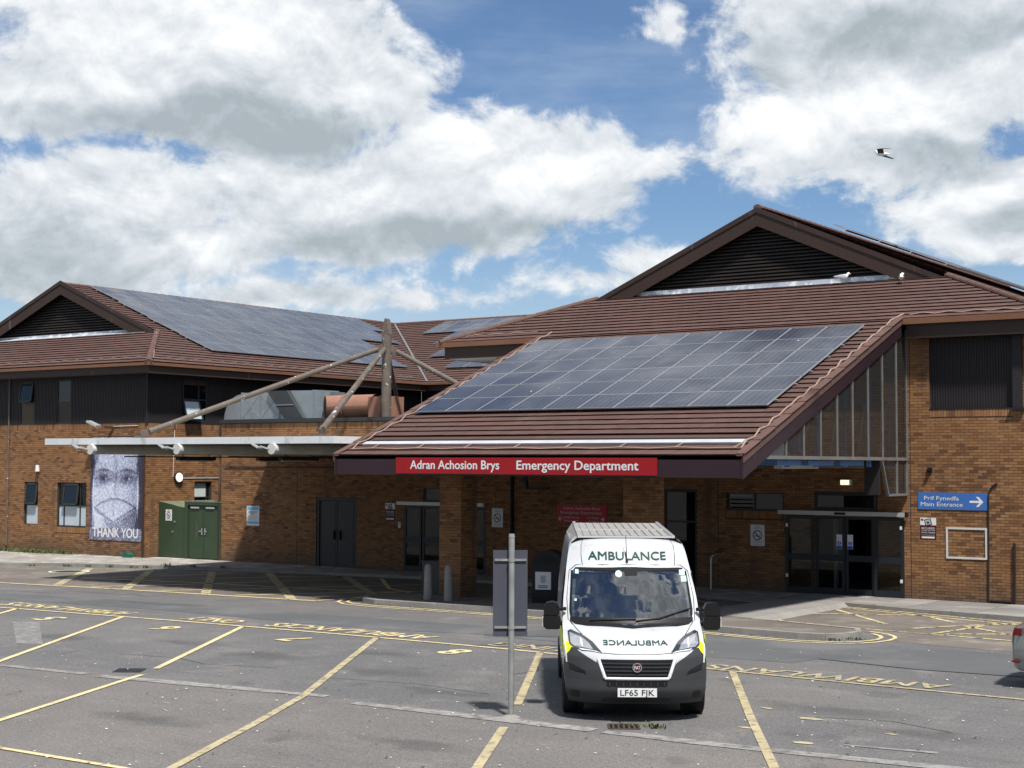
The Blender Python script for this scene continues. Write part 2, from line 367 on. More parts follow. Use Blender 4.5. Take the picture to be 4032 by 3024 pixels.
# ------------------------------------------------------------------ mesh helper
ROOT = {}
class MB:
    def __init__(s): s.v = []; s.f = []; s.bv = []
    def face(s, pts, bv=0.):
        i = len(s.v); s.v += [tuple(p) for p in pts]; s.f.append(tuple(range(i, i+len(pts)))); s.bv.append(bv)
    def box(s, x0, x1, y0, y1, z0, z1, bv=0., skip=''):
        i = len(s.v)
        s.v += [(x0,y0,z0),(x1,y0,z0),(x1,y1,z0),(x0,y1,z0),(x0,y0,z1),(x1,y0,z1),(x1,y1,z1),(x0,y1,z1)]
        F = {'d':(0,3,2,1),'u':(4,5,6,7),'f':(0,1,5,4),'r':(1,2,6,5),'b':(2,3,7,6),'l':(3,0,4,7)}
        for k, q in F.items():
            if k in skip: continue
            s.f.append(tuple(i+j for j in q)); s.bv.append(bv)
        return s
    def mbox(s, M, hx, hy, hz, bv=0.):
        i = len(s.v)
        for (a,b,c) in ((-1,-1,-1),(1,-1,-1),(1,1,-1),(-1,1,-1),(-1,-1,1),(1,-1,1),(1,1,1),(-1,1,1)):
            s.v.append(tuple(M @ Vector((a*hx,b*hy,c*hz))))
        for q in ((0,3,2,1),(4,5,6,7),(0,1,5,4),(1,2,6,5),(2,3,7,6),(3,0,4,7)):
            s.f.append(tuple(i+j for j in q)); s.bv.append(bv)
        return s
    def bar(s, p, q, w, h, upv=(0,0,1)):
        p, q = Vector(p), Vector(q); d = (q-p); L = d.length; d.normalize()
        u = Vector(upv); x = d.cross(u).normalized(); z = x.cross(d)
        M = Matrix.Identity(4)
        for k in range(3): M[k][0]=x[k]; M[k][1]=d[k]; M[k][2]=z[k]; M[k][3]=(p[k]+q[k])/2
        return s.mbox(M, w/2, L/2, h/2)
    def tube(s, pts, r, n=10, cap=True):
        pts = [Vector(p) for p in pts]; rr = r if hasattr(r, '__len__') else [r]*len(pts)
        rings = []
        x = None
        for k, p in enumerate(pts):
            d = (pts[min(k+1, len(pts)-1)]-pts[max(k-1, 0)]).normalized()
            if x is None:
                x = d.orthogonal().normalized()
            x = (x - d*x.dot(d)).normalized(); y = d.cross(x)
            i = len(s.v)
            for j in range(n):
                t = 2*math.pi*j/n; s.v.append(tuple(p+(x*math.cos(t)+y*math.sin(t))*rr[k]))
            rings.append(i)
        for k in range(len(rings)-1):
            a, b = rings[k], rings[k+1]
            for j in range(n):
                s.f.append((a+j, a+(j+1)%n, b+(j+1)%n, b+j)); s.bv.append(0)
        if cap:
            s.f.append(tuple(rings[0]+j for j in reversed(range(n)))); s.f.append(tuple(rings[-1]+j for j in range(n))); s.bv += [0,0]
        return s
    def prism(s, poly, axis, a, b):
        """poly: list of 2D points; axis 0/1/2 is the extrude axis; remaining axes in order"""
        n = len(poly); i = len(s.v)
        for val in (a, b):
            for p in poly:
                q = list(p); q.insert(axis, val); s.v.append(tuple(q))
        s.f.append(tuple(i+j for j in range(n))); s.f.append(tuple(i+n+j for j in reversed(range(n)))); s.bv += [0,0]
        for j in range(n):
            k = (j+1) % n; s.f.append((i+k, i+j, i+n+j, i+n+k)); s.bv.append(0)
        return s
    def lathe(s, prof, c, n=16):
        rings = []
        for (r, z) in prof:
            i = len(s.v); rings.append(i)
            for j in range(n):
                t = 2*math.pi*j/n; s.v.append((c[0]+r*math.cos(t), c[1]+r*math.sin(t), c[2]+z))
        for k in range(len(rings)-1):
            a, b = rings[k], rings[k+1]
            for j in range(n): s.f.append((a+j, a+(j+1)%n, b+(j+1)%n, b+j)); s.bv.append(0)
        s.f.append(tuple(rings[0]+j for j in reversed(range(n)))); s.f.append(tuple(rings[-1]+j for j in range(n))); s.bv += [0,0]
        return s
    def sheet(s, pts, z): s.face([(p[0], p[1], z) for p in pts]); return s
    def strip(s, pts, w, z):
        """flat ribbon along a polyline on the ground"""
        P = [Vector((p[0], p[1])) for p in pts]; n = len(P); w = w if hasattr(w, '__len__') else [w]*n
        L, Rr = [], []
        for k in range(n):
            d = (P[min(k+1,n-1)]-P[max(k-1,0)]).normalized(); q = Vector((-d.y, d.x))
            L.append(P[k]+q*w[k]/2); Rr.append(P[k]-q*w[k]/2)
        for k in range(n-1):
            s.face([(Rr[k].x,Rr[k].y,z),(Rr[k+1].x,Rr[k+1].y,z),(L[k+1].x,L[k+1].y,z),(L[k].x,L[k].y,z)])
        return s
    def grid(s, rows):
        i0 = len(s.v); n = len(rows[0])
        for r in rows: s.v += [tuple(p) for p in r]
        for a in range(len(rows)-1):
            for b in range(n-1):
                q = i0+a*n+b; s.f.append((q, q+1, q+n+1, q+n)); s.bv.append(0)
        return s
    def mesh(s, name):
        me = bpy.data.meshes.new(name); me.from_pydata(s.v, [], s.f)
        if any(s.bv):
            at = me.attributes.new('bv', 'FLOAT', 'FACE'); at.data.foreach_set('value', s.bv)
        return me
    def build(s, name, mat, parent=None, smooth=False, M=None):
        me = s.mesh(name); me.materials.append(MATS[mat])
        if smooth:
            me.polygons.foreach_set('use_smooth', [True]*len(me.polygons))
            try: me.set_sharp_from_angle(angle=R(42))
            except Exception: pass
        return put(name, me, parent, M)
def put(name, me, parent=None, M=None):
    o = bpy.data.objects.new(name, me); COL.objects.link(o)
    M = M if M is not None else Matrix.Identity(4)
    o.matrix_world = M
    ROOT[o.name] = M.copy()
    if parent is not None:
        o.parent = parent; o.matrix_parent_inverse = ROOT[parent.name].inverted()
    return o
def thing(name, loc, label, cat, group=None, rz=0.):
    o = bpy.data.objects.new(name, None); COL.objects.link(o); o.empty_display_size = .3
    M = Matrix.Translation(loc) @ Matrix.Rotation(rz, 4, 'Z'); o.matrix_world = M; ROOT[o.name] = M
    return tag(o, label, cat, group)
def tag(o, label, cat, group=None):
    o['label'] = label; o['category'] = cat
    if group: o['group'] = group
    return o
def kind(o, k): o['kind'] = k; return o
def text_mesh(s, size, bold=0., ext=0., sx=1., align='LEFT', space=1.):
    c = bpy.data.curves.new('t', 'FONT'); c.body = s; c.size = size; c.offset = bold; c.extrude = ext; c.align_x = align; c.space_character = space
    c.resolution_u = 3
    o = bpy.data.objects.new('t', c); COL.objects.link(o)
    dg = bpy.context.evaluated_depsgraph_get(); dg.update()
    me = bpy.data.meshes.new_from_object(o.evaluated_get(dg))
    bpy.data.objects.remove(o); bpy.data.curves.remove(c)
    if sx != 1.:
        for v in me.vertices: v.co.x *= sx
    return me
def fit_text(s, x0, x1, y0, h, bold=0.):
    """mesh in XY fitted to x0..x1 with cap height h above y0; bold copies sit a hair above each other"""
    me = text_mesh(s, 1.)
    xs = [v.co.x for v in me.vertices]; a, b = min(xs), max(xs); cap = .69
    V = [((v.co.x-a)/(b-a)*(x1-x0)+x0, y0+v.co.y/cap*h) for v in me.vertices]; Fc = [tuple(p.vertices) for p in me.polygons]
    if not bold: offs = [(0, 0)]
    else:
        o = bold*h/cap; offs = [(-o, 0), (o, 0), (0, o*.8), (0, -o*.8), (0, 0)]
    vs, fs = [], []
    for k, (dx, dy) in enumerate(offs):
        i = len(vs); vs += [(x+dx, y+dy, k*.0004) for (x, y) in V]; fs += [tuple(i+j for j in f) for f in Fc]
    bpy.data.meshes.remove(me)
    me = bpy.data.meshes.new('lettering'); me.from_pydata(vs, [], fs)
    return me
RX = Matrix.Rotation(R(90), 4, 'X')
def wall_text(s, x0, x1, z0, h, b, mat, parent, bold=0., name='lettering'):
    me = fit_text(s, x0, x1, z0, h, bold); me.materials.append(MATS[mat]); me.name = name
    return put(name, me, parent, Matrix.Translation((0, b, 0)) @ RX)
# ------------------------------------------------------------------ bricks and tiles
BL, BH, JT = .215, .065, .010
BVAR = 14
BRICKS = []
for k in range(BVAR):
    mb = MB(); mb.box(-BL/2, BL/2, -.007, .004, -BH/2, BH/2, bv=.04+.92*((k*5) % BVAR)/(BVAR-1), skip='b')
    me = mb.mesh('brick'); me.materials.append(MATS['brick']); BRICKS.append(me)
def bval():
    r = random.random()
    return min(.98, max(.02, random.gauss(.55, .16) if r > .16 else random.gauss(.2, .1)))
def interval_cut(iv, a, b):
    out = []
    for (p, q) in iv:
        if b <= p or a >= q: out.append((p, q)); continue
        if a > p: out.append((p, a))
        if b < q: out.append((b, q))
    return out
def brick_wall(parent, fix, axis, u0, u1, z0, z1, holes=(), face=-1, single=0, soldiers=(), name='wall', reveal=.10, prefer=None):
    """axis 'a': wall runs along X at y=fix facing -y;  axis 'b': wall runs along Y at x=fix facing +x (face=1) or -x"""
    cuts_u = sorted({u0, u1, *[h[0] for h in holes], *[h[1] for h in holes]}); cuts_z = sorted({z0, z1, *[h[2] for h in holes], *[h[3] for h in holes]})
    P = (lambda u, d, z: (u, fix-d, z)) if axis == 'a' else (lambda u, d, z: (fix+face*d, u, z))
    mb = MB()
    for i in range(len(cuts_u)-1):
        for j in range(len(cuts_z)-1):
            um, zm = (cuts_u[i]+cuts_u[i+1])/2, (cuts_z[j]+cuts_z[j+1])/2
            if um < u0 or um > u1 or zm < z0 or zm > z1 or any(h[0] < um < h[1] and h[2] < zm < h[3] for h in holes): continue
            mb.face([P(cuts_u[i],0,cuts_z[j]), P(cuts_u[i+1],0,cuts_z[j]), P(cuts_u[i+1],0,cuts_z[j+1]), P(cuts_u[i],0,cuts_z[j+1])])
    for h in holes:
        a, b, c, d = h[:4]; e = -reveal
        mb.face([P(a,0,c),P(a,0,d),P(a,e,d),P(a,e,c)]); mb.face([P(b,0,d),P(b,0,c),P(b,e,c),P(b,e,d)])
        mb.face([P(a,0,d),P(b,0,d),P(b,e,d),P(a,e,d)]); mb.face([P(b,0,c),P(a,0,c),P(a,e,c),P(b,e,c)])
    w = mb.build(name, 'mortar', parent)
    st = MB(); full = []
    def add(p, q, c, d):
        v = bval(); pr = .006+random.uniform(-.0015, .002)
        if q-p < .03: return
        if axis == 'a': st.box(p, q, fix-pr, fix+.002, c, d, bv=v, skip='b')
        elif face > 0: st.box(fix-.002, fix+pr, p, q, c, d, bv=v, skip='l')
        else: st.box(fix-pr, fix+.002, p, q, c, d, bv=v, skip='r')
    n = int((z1-z0)/.075+.5)
    for k in range(n):
        c = z0+k*.075+JT/2; d = min(c+BH, z1-.002); zm = (c+d)/2
        iv = [(u0, u1)]
        for h in holes:
            if h[2] < zm < h[3]: iv = interval_cut(iv, h[0], h[1])
        for s_ in soldiers:
            if s_[2] < zm < s_[3]: iv = interval_cut(iv, s_[0], s_[1])
        o = -(BL+JT)/2 if k % 2 else 0.
        for (p, q) in iv:
            t = math.floor((p-u0-o)/(BL+JT))*(BL+JT)+u0+o
            while t < q:
                s_, e_ = max(t+JT/2, p+.001), min(t+BL+JT/2, q-.001)
                if e_-s_ > .03:
                    if single and axis == 'a' and e_-s_ > BL-.004 and d-c > BH-.004: full.append(((s_+e_)/2, (c+d)/2))
                    else: add(s_, e_, c, d)
                t += BL+JT
    for s_ in soldiers:
        t = s_[0]
        while t+.065 <= s_[1]+.001: add(t+.005, t+.07, s_[2]+.005, s_[3]-.005); t += .075
    if single:
        key = prefer or (lambda q: (Vector((q[0], fix, q[1]))-Vector((0,0,3.6))).length)
        full.sort(key=key)
        for (u, z) in full[:single]:
            put('brick', random.choice(BRICKS), w, Matrix.Translation((u, fix, z)))
        for (u, z) in full[single:]: add(u-BL/2, u+BL/2, z-BH/2, z+BH/2)
    if st.f: kind(st.build('brick_courses', 'brick', w), 'stuff')
    return w
TG, TW, TT = .34, .33, .040
TILES = []
for k in range(8):
    mb = MB(); v = .34+.32*((k*3) % 8)/7
    x, y = TW/2-.003, TG
    mb.face([(-x,-.02,TT),(x,-.02,TT),(x,y+.01,.004),(-x,y+.01,.004)], v); mb.face([(-x,.03,-.004),(x,.03,-.004),(x,-.02,TT),(-x,-.02,TT)], v)
    mb.face([(-x,-.02,-.004),(-x,-.02,TT),(-x,y+.01,.004)], v); mb.face([(x,-.02,TT),(x,-.02,-.004),(x,y+.01,.004)], v)
    me = mb.mesh('tile'); me.materials.append(MATS['tile']); TILES.append(me)
def frame(o, ux, uy):
    ux = Vector(ux).normalized(); uy = Vector(uy).normalized(); n = ux.cross(uy)
    M = Matrix.Identity(4)
    for k in range(3): M[k][0]=ux[k]; M[k][1]=uy[k]; M[k][2]=n[k]; M[k][3]=o[k]
    return M
def tile_slope(parent, M, L, span, single=0, skip=None, name='roof_slope', vstart=0.):
    """M: eave frame (x along the eave, y up the slope); span(v)->(u0,u1); tiles laid in courses"""
    rows = [(v, *span(v)) for v in [L*i/12 for i in range(13)]]
    mb = MB()
    for i in range(12):
        v, a, b = rows[i]; w, c, d = rows[i+1]
        mb.face([M@Vector((a,v,-.012)), M@Vector((b,v,-.012)), M@Vector((d,w,-.012)), M@Vector((c,w,-.012))], .3)
    deck = mb.build(name, 'tile', parent)
    st = MB(); full = []
    k = 0; v = vstart
    while v < L-.05:
        a, b = span(v+TG*.5); a2, b2 = span(min(L, v+TG))
        lo, hi = min(a, a2), max(b, b2); lo, hi = (a+a2)/2, (b+b2)/2
        o = (k % 2)*TW/2
        u = math.floor(lo/TW)*TW+o-TW
        top = min(TG, L-v)
        while u < hi:
            p, q = max(u, lo), min(u+TW, hi)
            if q-p > .03 and not (skip and skip((p+q)/2, v)):
                if q-p > TW-.002 and top > TG-.01: full.append(((p+q)/2, v))
                else:
                    cv = random.gauss(.5, .07); h = TT+random.uniform(-.002,.004)
                    F = lambda x, y, z: M@Vector((x, y, z))
                    st.face([F(p+.003,v-.02,h),F(q-.003,v-.02,h),F(q-.003,v+top+.01,.004),F(p+.003,v+top+.01,.004)], cv)
                    st.face([F(p+.003,v+.03,-.004),F(q-.003,v+.03,-.004),F(q-.003,v-.02,h),F(p+.003,v-.02,h)], cv)
            u += TW
        v += TG; k += 1
    full.sort(key=lambda q: (M@Vector((q[0], q[1], 0))-Vector((0,0,3.6))).length)
    for (u, vv) in full[:single]:
        put('tile', random.choice(TILES), deck, M @ Matrix.Translation((u, vv, random.uniform(-.001,.003))) @ Matrix.Rotation(random.uniform(-.006,.006), 4, 'Y'))
    for (u, vv) in full[single:]:
        cv = min(.95, max(.05, random.gauss(.5, .07))); h = TT+random.uniform(-.002,.004)
        F = lambda x, y, z: M@Vector((x, y, z)); p, q = u-TW/2+.003, u+TW/2-.003
        st.face([F(p,vv-.02,h),F(q,vv-.02,h),F(q,vv+TG+.01,.004),F(p,vv+TG+.01,.004)], cv)
        st.face([F(p,vv+.03,-.004),F(q,vv+.03,-.004),F(q,vv-.02,h),F(p,vv-.02,h)], cv)
    if st.f: kind(st.build('tile_courses', 'tile', deck), 'stuff')
    return deck
def caps(parent, p, q, r=.13, step=.42, name='hip_cap', mat='cap_tile'):
    """row of half round cap tiles from p up to q"""
    p, q = Vector(p), Vector(q); d = q-p; n = max(1, int(d.length/step)); d = d/n
    dn = d.normalized(); x = dn.cross(Vector((0,0,1))).normalized(); z = x.cross(dn)
    part = None
    for k in range(n):
        mb = MB(); a = p+d*k-dn*.02; b = p+d*(k+1)+dn*.02
        ra, rb = r, r*.9; rows = []
        for (c, rr) in ((a, ra), (b, rb)):
            rows.append([c+x*rr*math.cos(t)+z*(rr*.75*math.sin(t)-.02) for t in [R(-28+236*j/8) for j in range(9)]])
        mb.grid(rows); mb.face(rows[0]); mb.face(list(reversed(rows[1])))
        mb.build(name, mat, parent)
def cable(parent, pts, r=.014, wig=.05, step=.34, mat='cable', name='conductor_tape', off=.05):
    P = []
    for k in range(len(pts)-1):
        a, b = Vector(pts[k]), Vector(pts[k+1]); n = max(1, int((b-a).length/step))
        for i in range(n): P.append(a+(b-a)*i/n+Vector((random.uniform(-wig,wig)*.4, 0, off+(wig*.5 if i % 2 else -wig*.3))))
    P.append(Vector(pts[-1])+Vector((0,0,off)))
    return MB().tube(P, r, 5).build(name, mat, parent)
def ribbed(parent, fix, axis, u0, u1, z0, z1, holes=(), mat='cladding', face=1, pitch=.085, depth=.018, name='cladding_panel'):
    mb = MB(); P = (lambda u, d, z: (u, fix-d, z)) if axis == 'a' else (lambda u, d, z: (fix+face*d, u, z))
    cz = sorted({z0, z1, *[h[2] for h in holes], *[h[3] for h in holes]})
    u = u0
    while u < u1-1e-4:
        e = min(u+pitch, u1)
        for j in range(len(cz)-1):
            zm = (cz[j]+cz[j+1])/2; um = (u+e)/2
            if any(h[0] < um < h[1] and h[2] < zm < h[3] for h in holes): continue
            m1, m2 = u+(e-u)*.55, u+(e-u)*.62
            for (p, dp, q, dq) in ((u,depth,m1,depth),(m1,depth,m2,0),(m2,0,u+(e-u)*.93,0),(u+(e-u)*.93,0,e,depth)):
                mb.face([P(p,dp,cz[j]),P(q,dq,cz[j]),P(q,dq,cz[j+1]),P(p,dp,cz[j+1])])
        u = e
    return mb.build(name, mat, parent)
def window(parent, fix, axis, u0, u1, z0, z1, bars_u=(), bars_z=(), mat='frame_grey', depth=.06, room=.6, gl='glass_dark', fw_=.055, face=1, cells=None, name='window'):
    """frame with panes and a dark room behind; cells: {(i,j): material} replaces the glass of a light"""
    P = (lambda u, d, z: (u, fix+d, z)) if axis == 'a' else (lambda u, d, z: (fix-face*d, u, z))
    def bx(mb, a, b, d0, d1, c, d):
        p, q = P(a, d0, c), P(b, d1, d)
        mb.box(min(p[0],q[0]), max(p[0],q[0]), min(p[1],q[1]), max(p[1],q[1]), min(p[2],q[2]), max(p[2],q[2]))
    mb = MB(); us = [u0, *bars_u, u1]; zs = [z0, *bars_z, z1]
    bx(mb, u0, u1, depth-.03, depth+.03, z0, z0+fw_); bx(mb, u0, u1, depth-.03, depth+.03, z1-fw_, z1)
    bx(mb, u0, u0+fw_, depth-.029, depth+.029, z0+fw_, z1-fw_); bx(mb, u1-fw_, u1, depth-.029, depth+.029, z0+fw_, z1-fw_)
    for b in bars_u: bx(mb, b-fw_/2, b+fw_/2, depth-.027, depth+.027, z0+fw_, z1-fw_)
    for b in bars_z: bx(mb, u0+fw_, u1-fw_, depth-.025, depth+.025, b-fw_/2, b+fw_/2)
    w = mb.build(name, mat, parent)
    for i in range(len(us)-1):
        for j in range(len(zs)-1):
            m = (cells or {}).get((i, j), gl)
            pb = MB(); bx(pb, us[i]+.02, us[i+1]-.02, depth-.004, depth+.004, zs[j]+.02, zs[j+1]-.02)
            pb.build('pane', m, w)
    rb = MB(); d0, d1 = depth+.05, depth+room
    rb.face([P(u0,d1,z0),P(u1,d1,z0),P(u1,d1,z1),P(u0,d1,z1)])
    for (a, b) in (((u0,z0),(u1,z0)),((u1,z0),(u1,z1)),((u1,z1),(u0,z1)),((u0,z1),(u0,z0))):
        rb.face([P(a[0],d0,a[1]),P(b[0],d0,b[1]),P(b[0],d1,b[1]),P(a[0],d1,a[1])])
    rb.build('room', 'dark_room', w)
    return w

# ------------------------------------------------------------------ ground
gm = MB(); gm.face([(-700,-300,0),(700,-300,0),(700,900,0),(-700,900,0)])
ground = kind(gm.build('car_park', 'asphalt'), 'structure')
Z1, Z2, Z3 = .004, .008, .012
def patch(name, pts, mat, z=Z1): return MB().sheet(pts, z).build(name, mat, ground)
patch('resurfaced_strip', [(-60,23.9),(-35.57,26.66),(-30.19,27.35),(-24.7,27.5),(-21.87,27.62),(-19.0,27.75),(-18.2,26.6),(-20.57,25.94),(-23.1,25.75),(-28.76,25.95),(-33.86,25.39),(-60,22.5)], 'tarmac_new')
patch('resurfaced_strip', [(-18.9,26.2),(-18.3,28.6),(-15.13,28.95),(-12.33,29.15),(-11.46,29.6),(-8.78,29.7),(20,29.9),(20,26.9),(-7.8,26.55),(-9.66,26.42),(-11.63,26.75),(-11.77,25.9),(-13.5,25.85),(-16.3,26.1)], 'tarmac_new')
patch('bay_surface', [(-45,30.0),(-38.5,28.75),(-33.7,29.3),(-29.05,29.7),(-26.9,29.9),(-26.6,31.4),(-25.6,32.4),(-17.4,32.45),(-17.3,36.75),(-29.4,37.7),(-33.3,37.2),(-37.8,36.3),(-44.8,33.6)], 'tarmac_brown')
patch('bay_surface', [(-15.6,32.0),(-12.3,31.6),(-11.4,30.3),(-8.7,29.9),(20,30.1),(20,36.1),(-10.5,36.0),(-13.2,36.4),(-15.5,36.9)], 'tarmac_brown')
def crack(pts, w=.03): MB().strip(pts, w, Z2).build('tar_seam', 'crack', ground)
crack([(-36.3,27.24),(-34.41,27.44),(-34.37,28.2),(-31.55,28.4),(-31.64,29.2)]); crack([(-11.63,26.76),(-9.66,26.42),(-7.8,26.56),(-2,26.7)], .05)
crack([(-18.9,26.25),(-17.4,26.9),(-16.1,27.2)], .04); crack([(-18.1,24.6),(-17.2,25.3),(-16.0,25.9)], .05); crack([(-30.9,26.9),(-29.4,26.95),(-28.4,27.5)], .03)
def mark(name, pts, w, mat='yellow', z=Z3): return MB().strip(pts, w, z).build(name, mat, ground)
mark('bay_front_line', [(-60,22.6),(-31.91,24.0),(-26.39,24.36),(-21.4,24.53),(-19.47,24.53),(-17.01,24.5),(-15.83,24.42)], .11)
mark('bay_front_line', [(-15.83,24.42),(-12.71,24.28),(-9.88,24.11),(-7.05,24.0),(6,23.6)], .11, 'yellow_old')
for p, w, mt in ([(-31.41,24.05),(-28.5,19.8)],.115,'yellow'), ([(-27.79,24.2),(-23.43,17.6),(-20.5,13.1)],.115,'yellow'), ([(-24.12,24.43),(-20.4,18.55)],.115,'yellow'), ([(-20.0,17.88),(-19.86,17.52),(-18.08,13.6),(-16.8,11.0)],.11,'yellow'), \
    ([(-20.4,24.54),(-18.14,20.86),(-16.22,17.75),(-15.0,15.4),(-13.67,12.72),(-12.9,11.2)],.13,'yellow_old'), ([(-16.29,24.45),(-13.05,18.98)],.13,'yellow_old'), ([(-12.1,17.27),(-10.77,14.83),(-10.0,13.4)],.13,'yellow_old'), \
    ([(-12.11,24.2),(-9.71,19.97),(-7.91,16.89),(-7.0,15.2)],.125,'yellow_old'), ([(-18.5,12.2),(-16.34,12.3),(-14.2,12.34),(-12,12.3)],.10,'yellow'):
    mark('bay_line', p, w, mt)
for p, w in ([(-22.96,17.24),(-20.86,17.41)],.2), ([(-20.51,17.38),(-18.68,17.61),(-15.9,17.95)],[.26,.34,.2]), ([(-15.17,17.69),(-12.99,17.78),(-10.99,17.80)],[.2,.36,.28]), ([(-10.81,17.77),(-10.2,17.83),(-9.62,17.82),(-8.43,17.88),(-6.26,18.09),(-2,18.4)],[.22,.28,.3,.26,.28,.28]), ([(-7.82,18.77),(-6.64,18.95)],[.05,.14]):
    mark('faded_line', p, w, 'white_old', Z2)
MB().sheet([(-28.93,22.03),(-28.4,22.35),(-24.91,19.7),(-25.4,19.45)], Z2).build('faded_arrow', 'white_ghost', ground)
def road_text(s, a_right, a_left, b0, h, mat='yellow', name='road_lettering'):
    me = fit_text(s, 0, a_right-a_left, 0, h, .018); me.materials.append(MATS[mat]); me.name = name
    return put(name, me, ground, Matrix.Translation((a_right, b0+h, Z3)) @ Matrix.Rotation(math.pi, 4, 'Z'))
road_text('AMBIWLANSYS', -8.45, -13.6, 24.30, .56, 'yellow_old'); road_text('YN UNIG', -14.9, -17.8, 24.78, .56, 'yellow_old')
road_text('AMBULANCES', -19.45, -23.9, 24.80, .62); road_text('ONLY', -24.8, -26.4, 24.68, .62); road_text('AMBIWLANSYS', -28.2, -32.7, 24.45, .62)
def bay_num(s, x, y, h=.7, w=.42, rz=math.pi+R(-8)):
    me = fit_text(s, -w/2, w/2, -h/2, h, .03); me.materials.append(MATS['yellow']); me.name = 'bay_number'
    put('bay_number', me, ground, Matrix.Translation((x, y, Z3)) @ Matrix.Rotation(rz, 4, 'Z'))
for s_, x, y in ('5',-28.83,22.97), ('6',-25.2,23.15), ('7',-21.56,23.3), ('8',-17.66,23.55): bay_num(s_, x, y)
# ambulance bay hatching
mark('bay_edge_line', [(-42,28.5),(-38.5,28.85),(-33.7,29.43),(-29.05,29.82),(-27.0,30.02)], .14); mark('bay_edge_line', [(-27.05,30.05),(-26.75,31.5),(-25.9,32.5)], .1)
mark('bay_edge_line', [(-44.4,33.55),(-41.26,34.58),(-37.6,36.19),(-33.5,37.05),(-29.2,37.25)], .08, 'yellow_old')
for p in [(-41.26,34.5),(-36.43,29.27)], [(-38.88,35.04),(-33.77,29.52)], [(-36.89,35.92),(-30.88,29.82)], [(-35.0,36.6),(-27.83,29.98)], [(-31.97,36.9),(-27.22,32.52)]:
    mark('bay_tick', p, .26, 'yellow_old')
for p in [(-38.0,31.5),(-36.4,31.9),(-33.6,32.4),(-30.46,32.72),(-27.6,33.0),(-25.4,33.6)], [(-35.2,29.5),(-33.5,32.0),(-32.3,34.4),(-30.5,37.0)], [(-32.6,29.8),(-30.9,32.0),(-28.1,35.9)], [(-29.9,29.95),(-28.7,31.6),(-26.4,34.4)], [(-38.1,31.5),(-37.0,33.0),(-35.9,35.8)], [(-35.0,33.6),(-33.5,35.7),(-32.4,37.0)], [(-30.5,36.9),(-28.0,34.2),(-25.5,32.9)]:
    mark('hatch_line', p, .13, 'yellow')
for p in [(-19.8,36.6),(-17.6,36.7)], [(-19.4,36.5),(-17.6,34.6)], [(-18.6,34.4),(-17.5,35.6)], [(-24,33.4),(-18,33.3)], [(-22,36.8),(-19.4,33.2)]:
    mark('hatch_line', p, .12, 'yellow_gone')
for p in [(-15.51,36.7),(-12.95,35.85),(-10.27,35.02),(-6,33.8)], [(-15.6,34.59),(-14.35,35.2),(-12.91,35.9)], [(-15.5,36.4),(-14.27,35.04),(-12.89,33.45)], [(-12.81,35.8),(-11.76,34.72)], [(-11.11,32.27),(-9.88,33.12),(-8,34.6)], \
    [(-11.38,32.1),(-11.1,33.62),(-10.93,35.1)], [(-11.39,34.18),(-9.59,32.69)], [(-12.15,32.81),(-11.41,34.16),(-10.39,35.42)], [(-15.49,36.9),(-13.01,36.3),(-10.45,35.5)]:
    mark('hatch_line', p, .12, 'yellow_gone')
mark('bay_edge_line', [(-15.6,33.2),(-15.04,32.67),(-13.17,32.24),(-11.38,32.03),(-9.57,31.85),(-4,31.4)], .11, 'yellow_gone')
for p in [(-15.6,29.3),(-13.86,29.05),(-13.0,29.02),(-12.27,29.26),(-11.9,29.6),(-11.74,29.95),(-11.65,30.4),(-11.7,30.87),(-11.85,31.2),(-12.1,31.5),(-12.6,31.75)], [(-15.6,29.52),(-13.98,29.28),(-13.11,29.26),(-12.38,29.5),(-12.12,29.75),(-11.97,30.06),(-11.9,30.4),(-11.97,30.8),(-12.12,31.1),(-12.4,31.38)], \
    [(-26.85,31.7),(-26.83,30.94),(-26.44,30.21),(-25.87,29.78),(-24.97,29.66),(-21.39,29.75),(-18,29.55),(-15.6,29.3)], [(-26.5,31.4),(-26.55,30.92),(-26.25,30.36),(-25.82,30.06),(-25.15,29.93),(-21.61,30.0),(-18,29.8),(-15.6,29.52)]:
    mark('double_yellow_line', p, .085)

# ------------------------------------------------------------------ pavements and kerbs
def kerb_run(parent, pts, top, w=.14, step=.92, mat='kerb'):
    """row of kerb stones along a polyline; the road is to the right hand of travel"""
    P = [Vector((*p, 0)) for p in pts]
    for k in range(len(P)-1):
        d = P[k+1]-P[k]; n = max(1, round(d.length/step)); d = d/n; dn = d.normalized(); q = Vector((-dn.y, dn.x, 0))
        for i in range(n):
            a = P[k]+d*i+dn*.004; b = P[k]+d*(i+1)-dn*.004; h = top+random.uniform(-.004,.004)
            mb = MB(); e = .02
            A = [a, b, b+q*w, a+q*w]
            mb.face([(v.x,v.y,h) for v in (a+q*e, b+q*e, b+q*w, a+q*w)]); mb.face([(a.x,a.y,-.05),(b.x,b.y,-.05),(b.x,b.y,h-e),(a.x,a.y,h-e)])
            mb.face([(a.x,a.y,h-e),(b.x,b.y,h-e),((b+q*e).x,(b+q*e).y,h),((a+q*e).x,(a+q*e).y,h)])
            mb.face([(a.x,a.y,-.05),(a.x,a.y,h-e),((a+q*w).x,(a+q*w).y,h),((a+q*w).x,(a+q*w).y,-.05)]); mb.face([(b.x,b.y,h-e),(b.x,b.y,-.05),((b+q*w).x,(b+q*w).y,-.05),((b+q*w).x,(b+q*w).y,h)])
            mb.build('kerb_stone', mat, parent)
def pavement(name, pts, top, mat):
    mb = MB(); mb.face([(p[0],p[1],top-.003) for p in pts])
    return kind(mb.build(name, mat), 'structure')
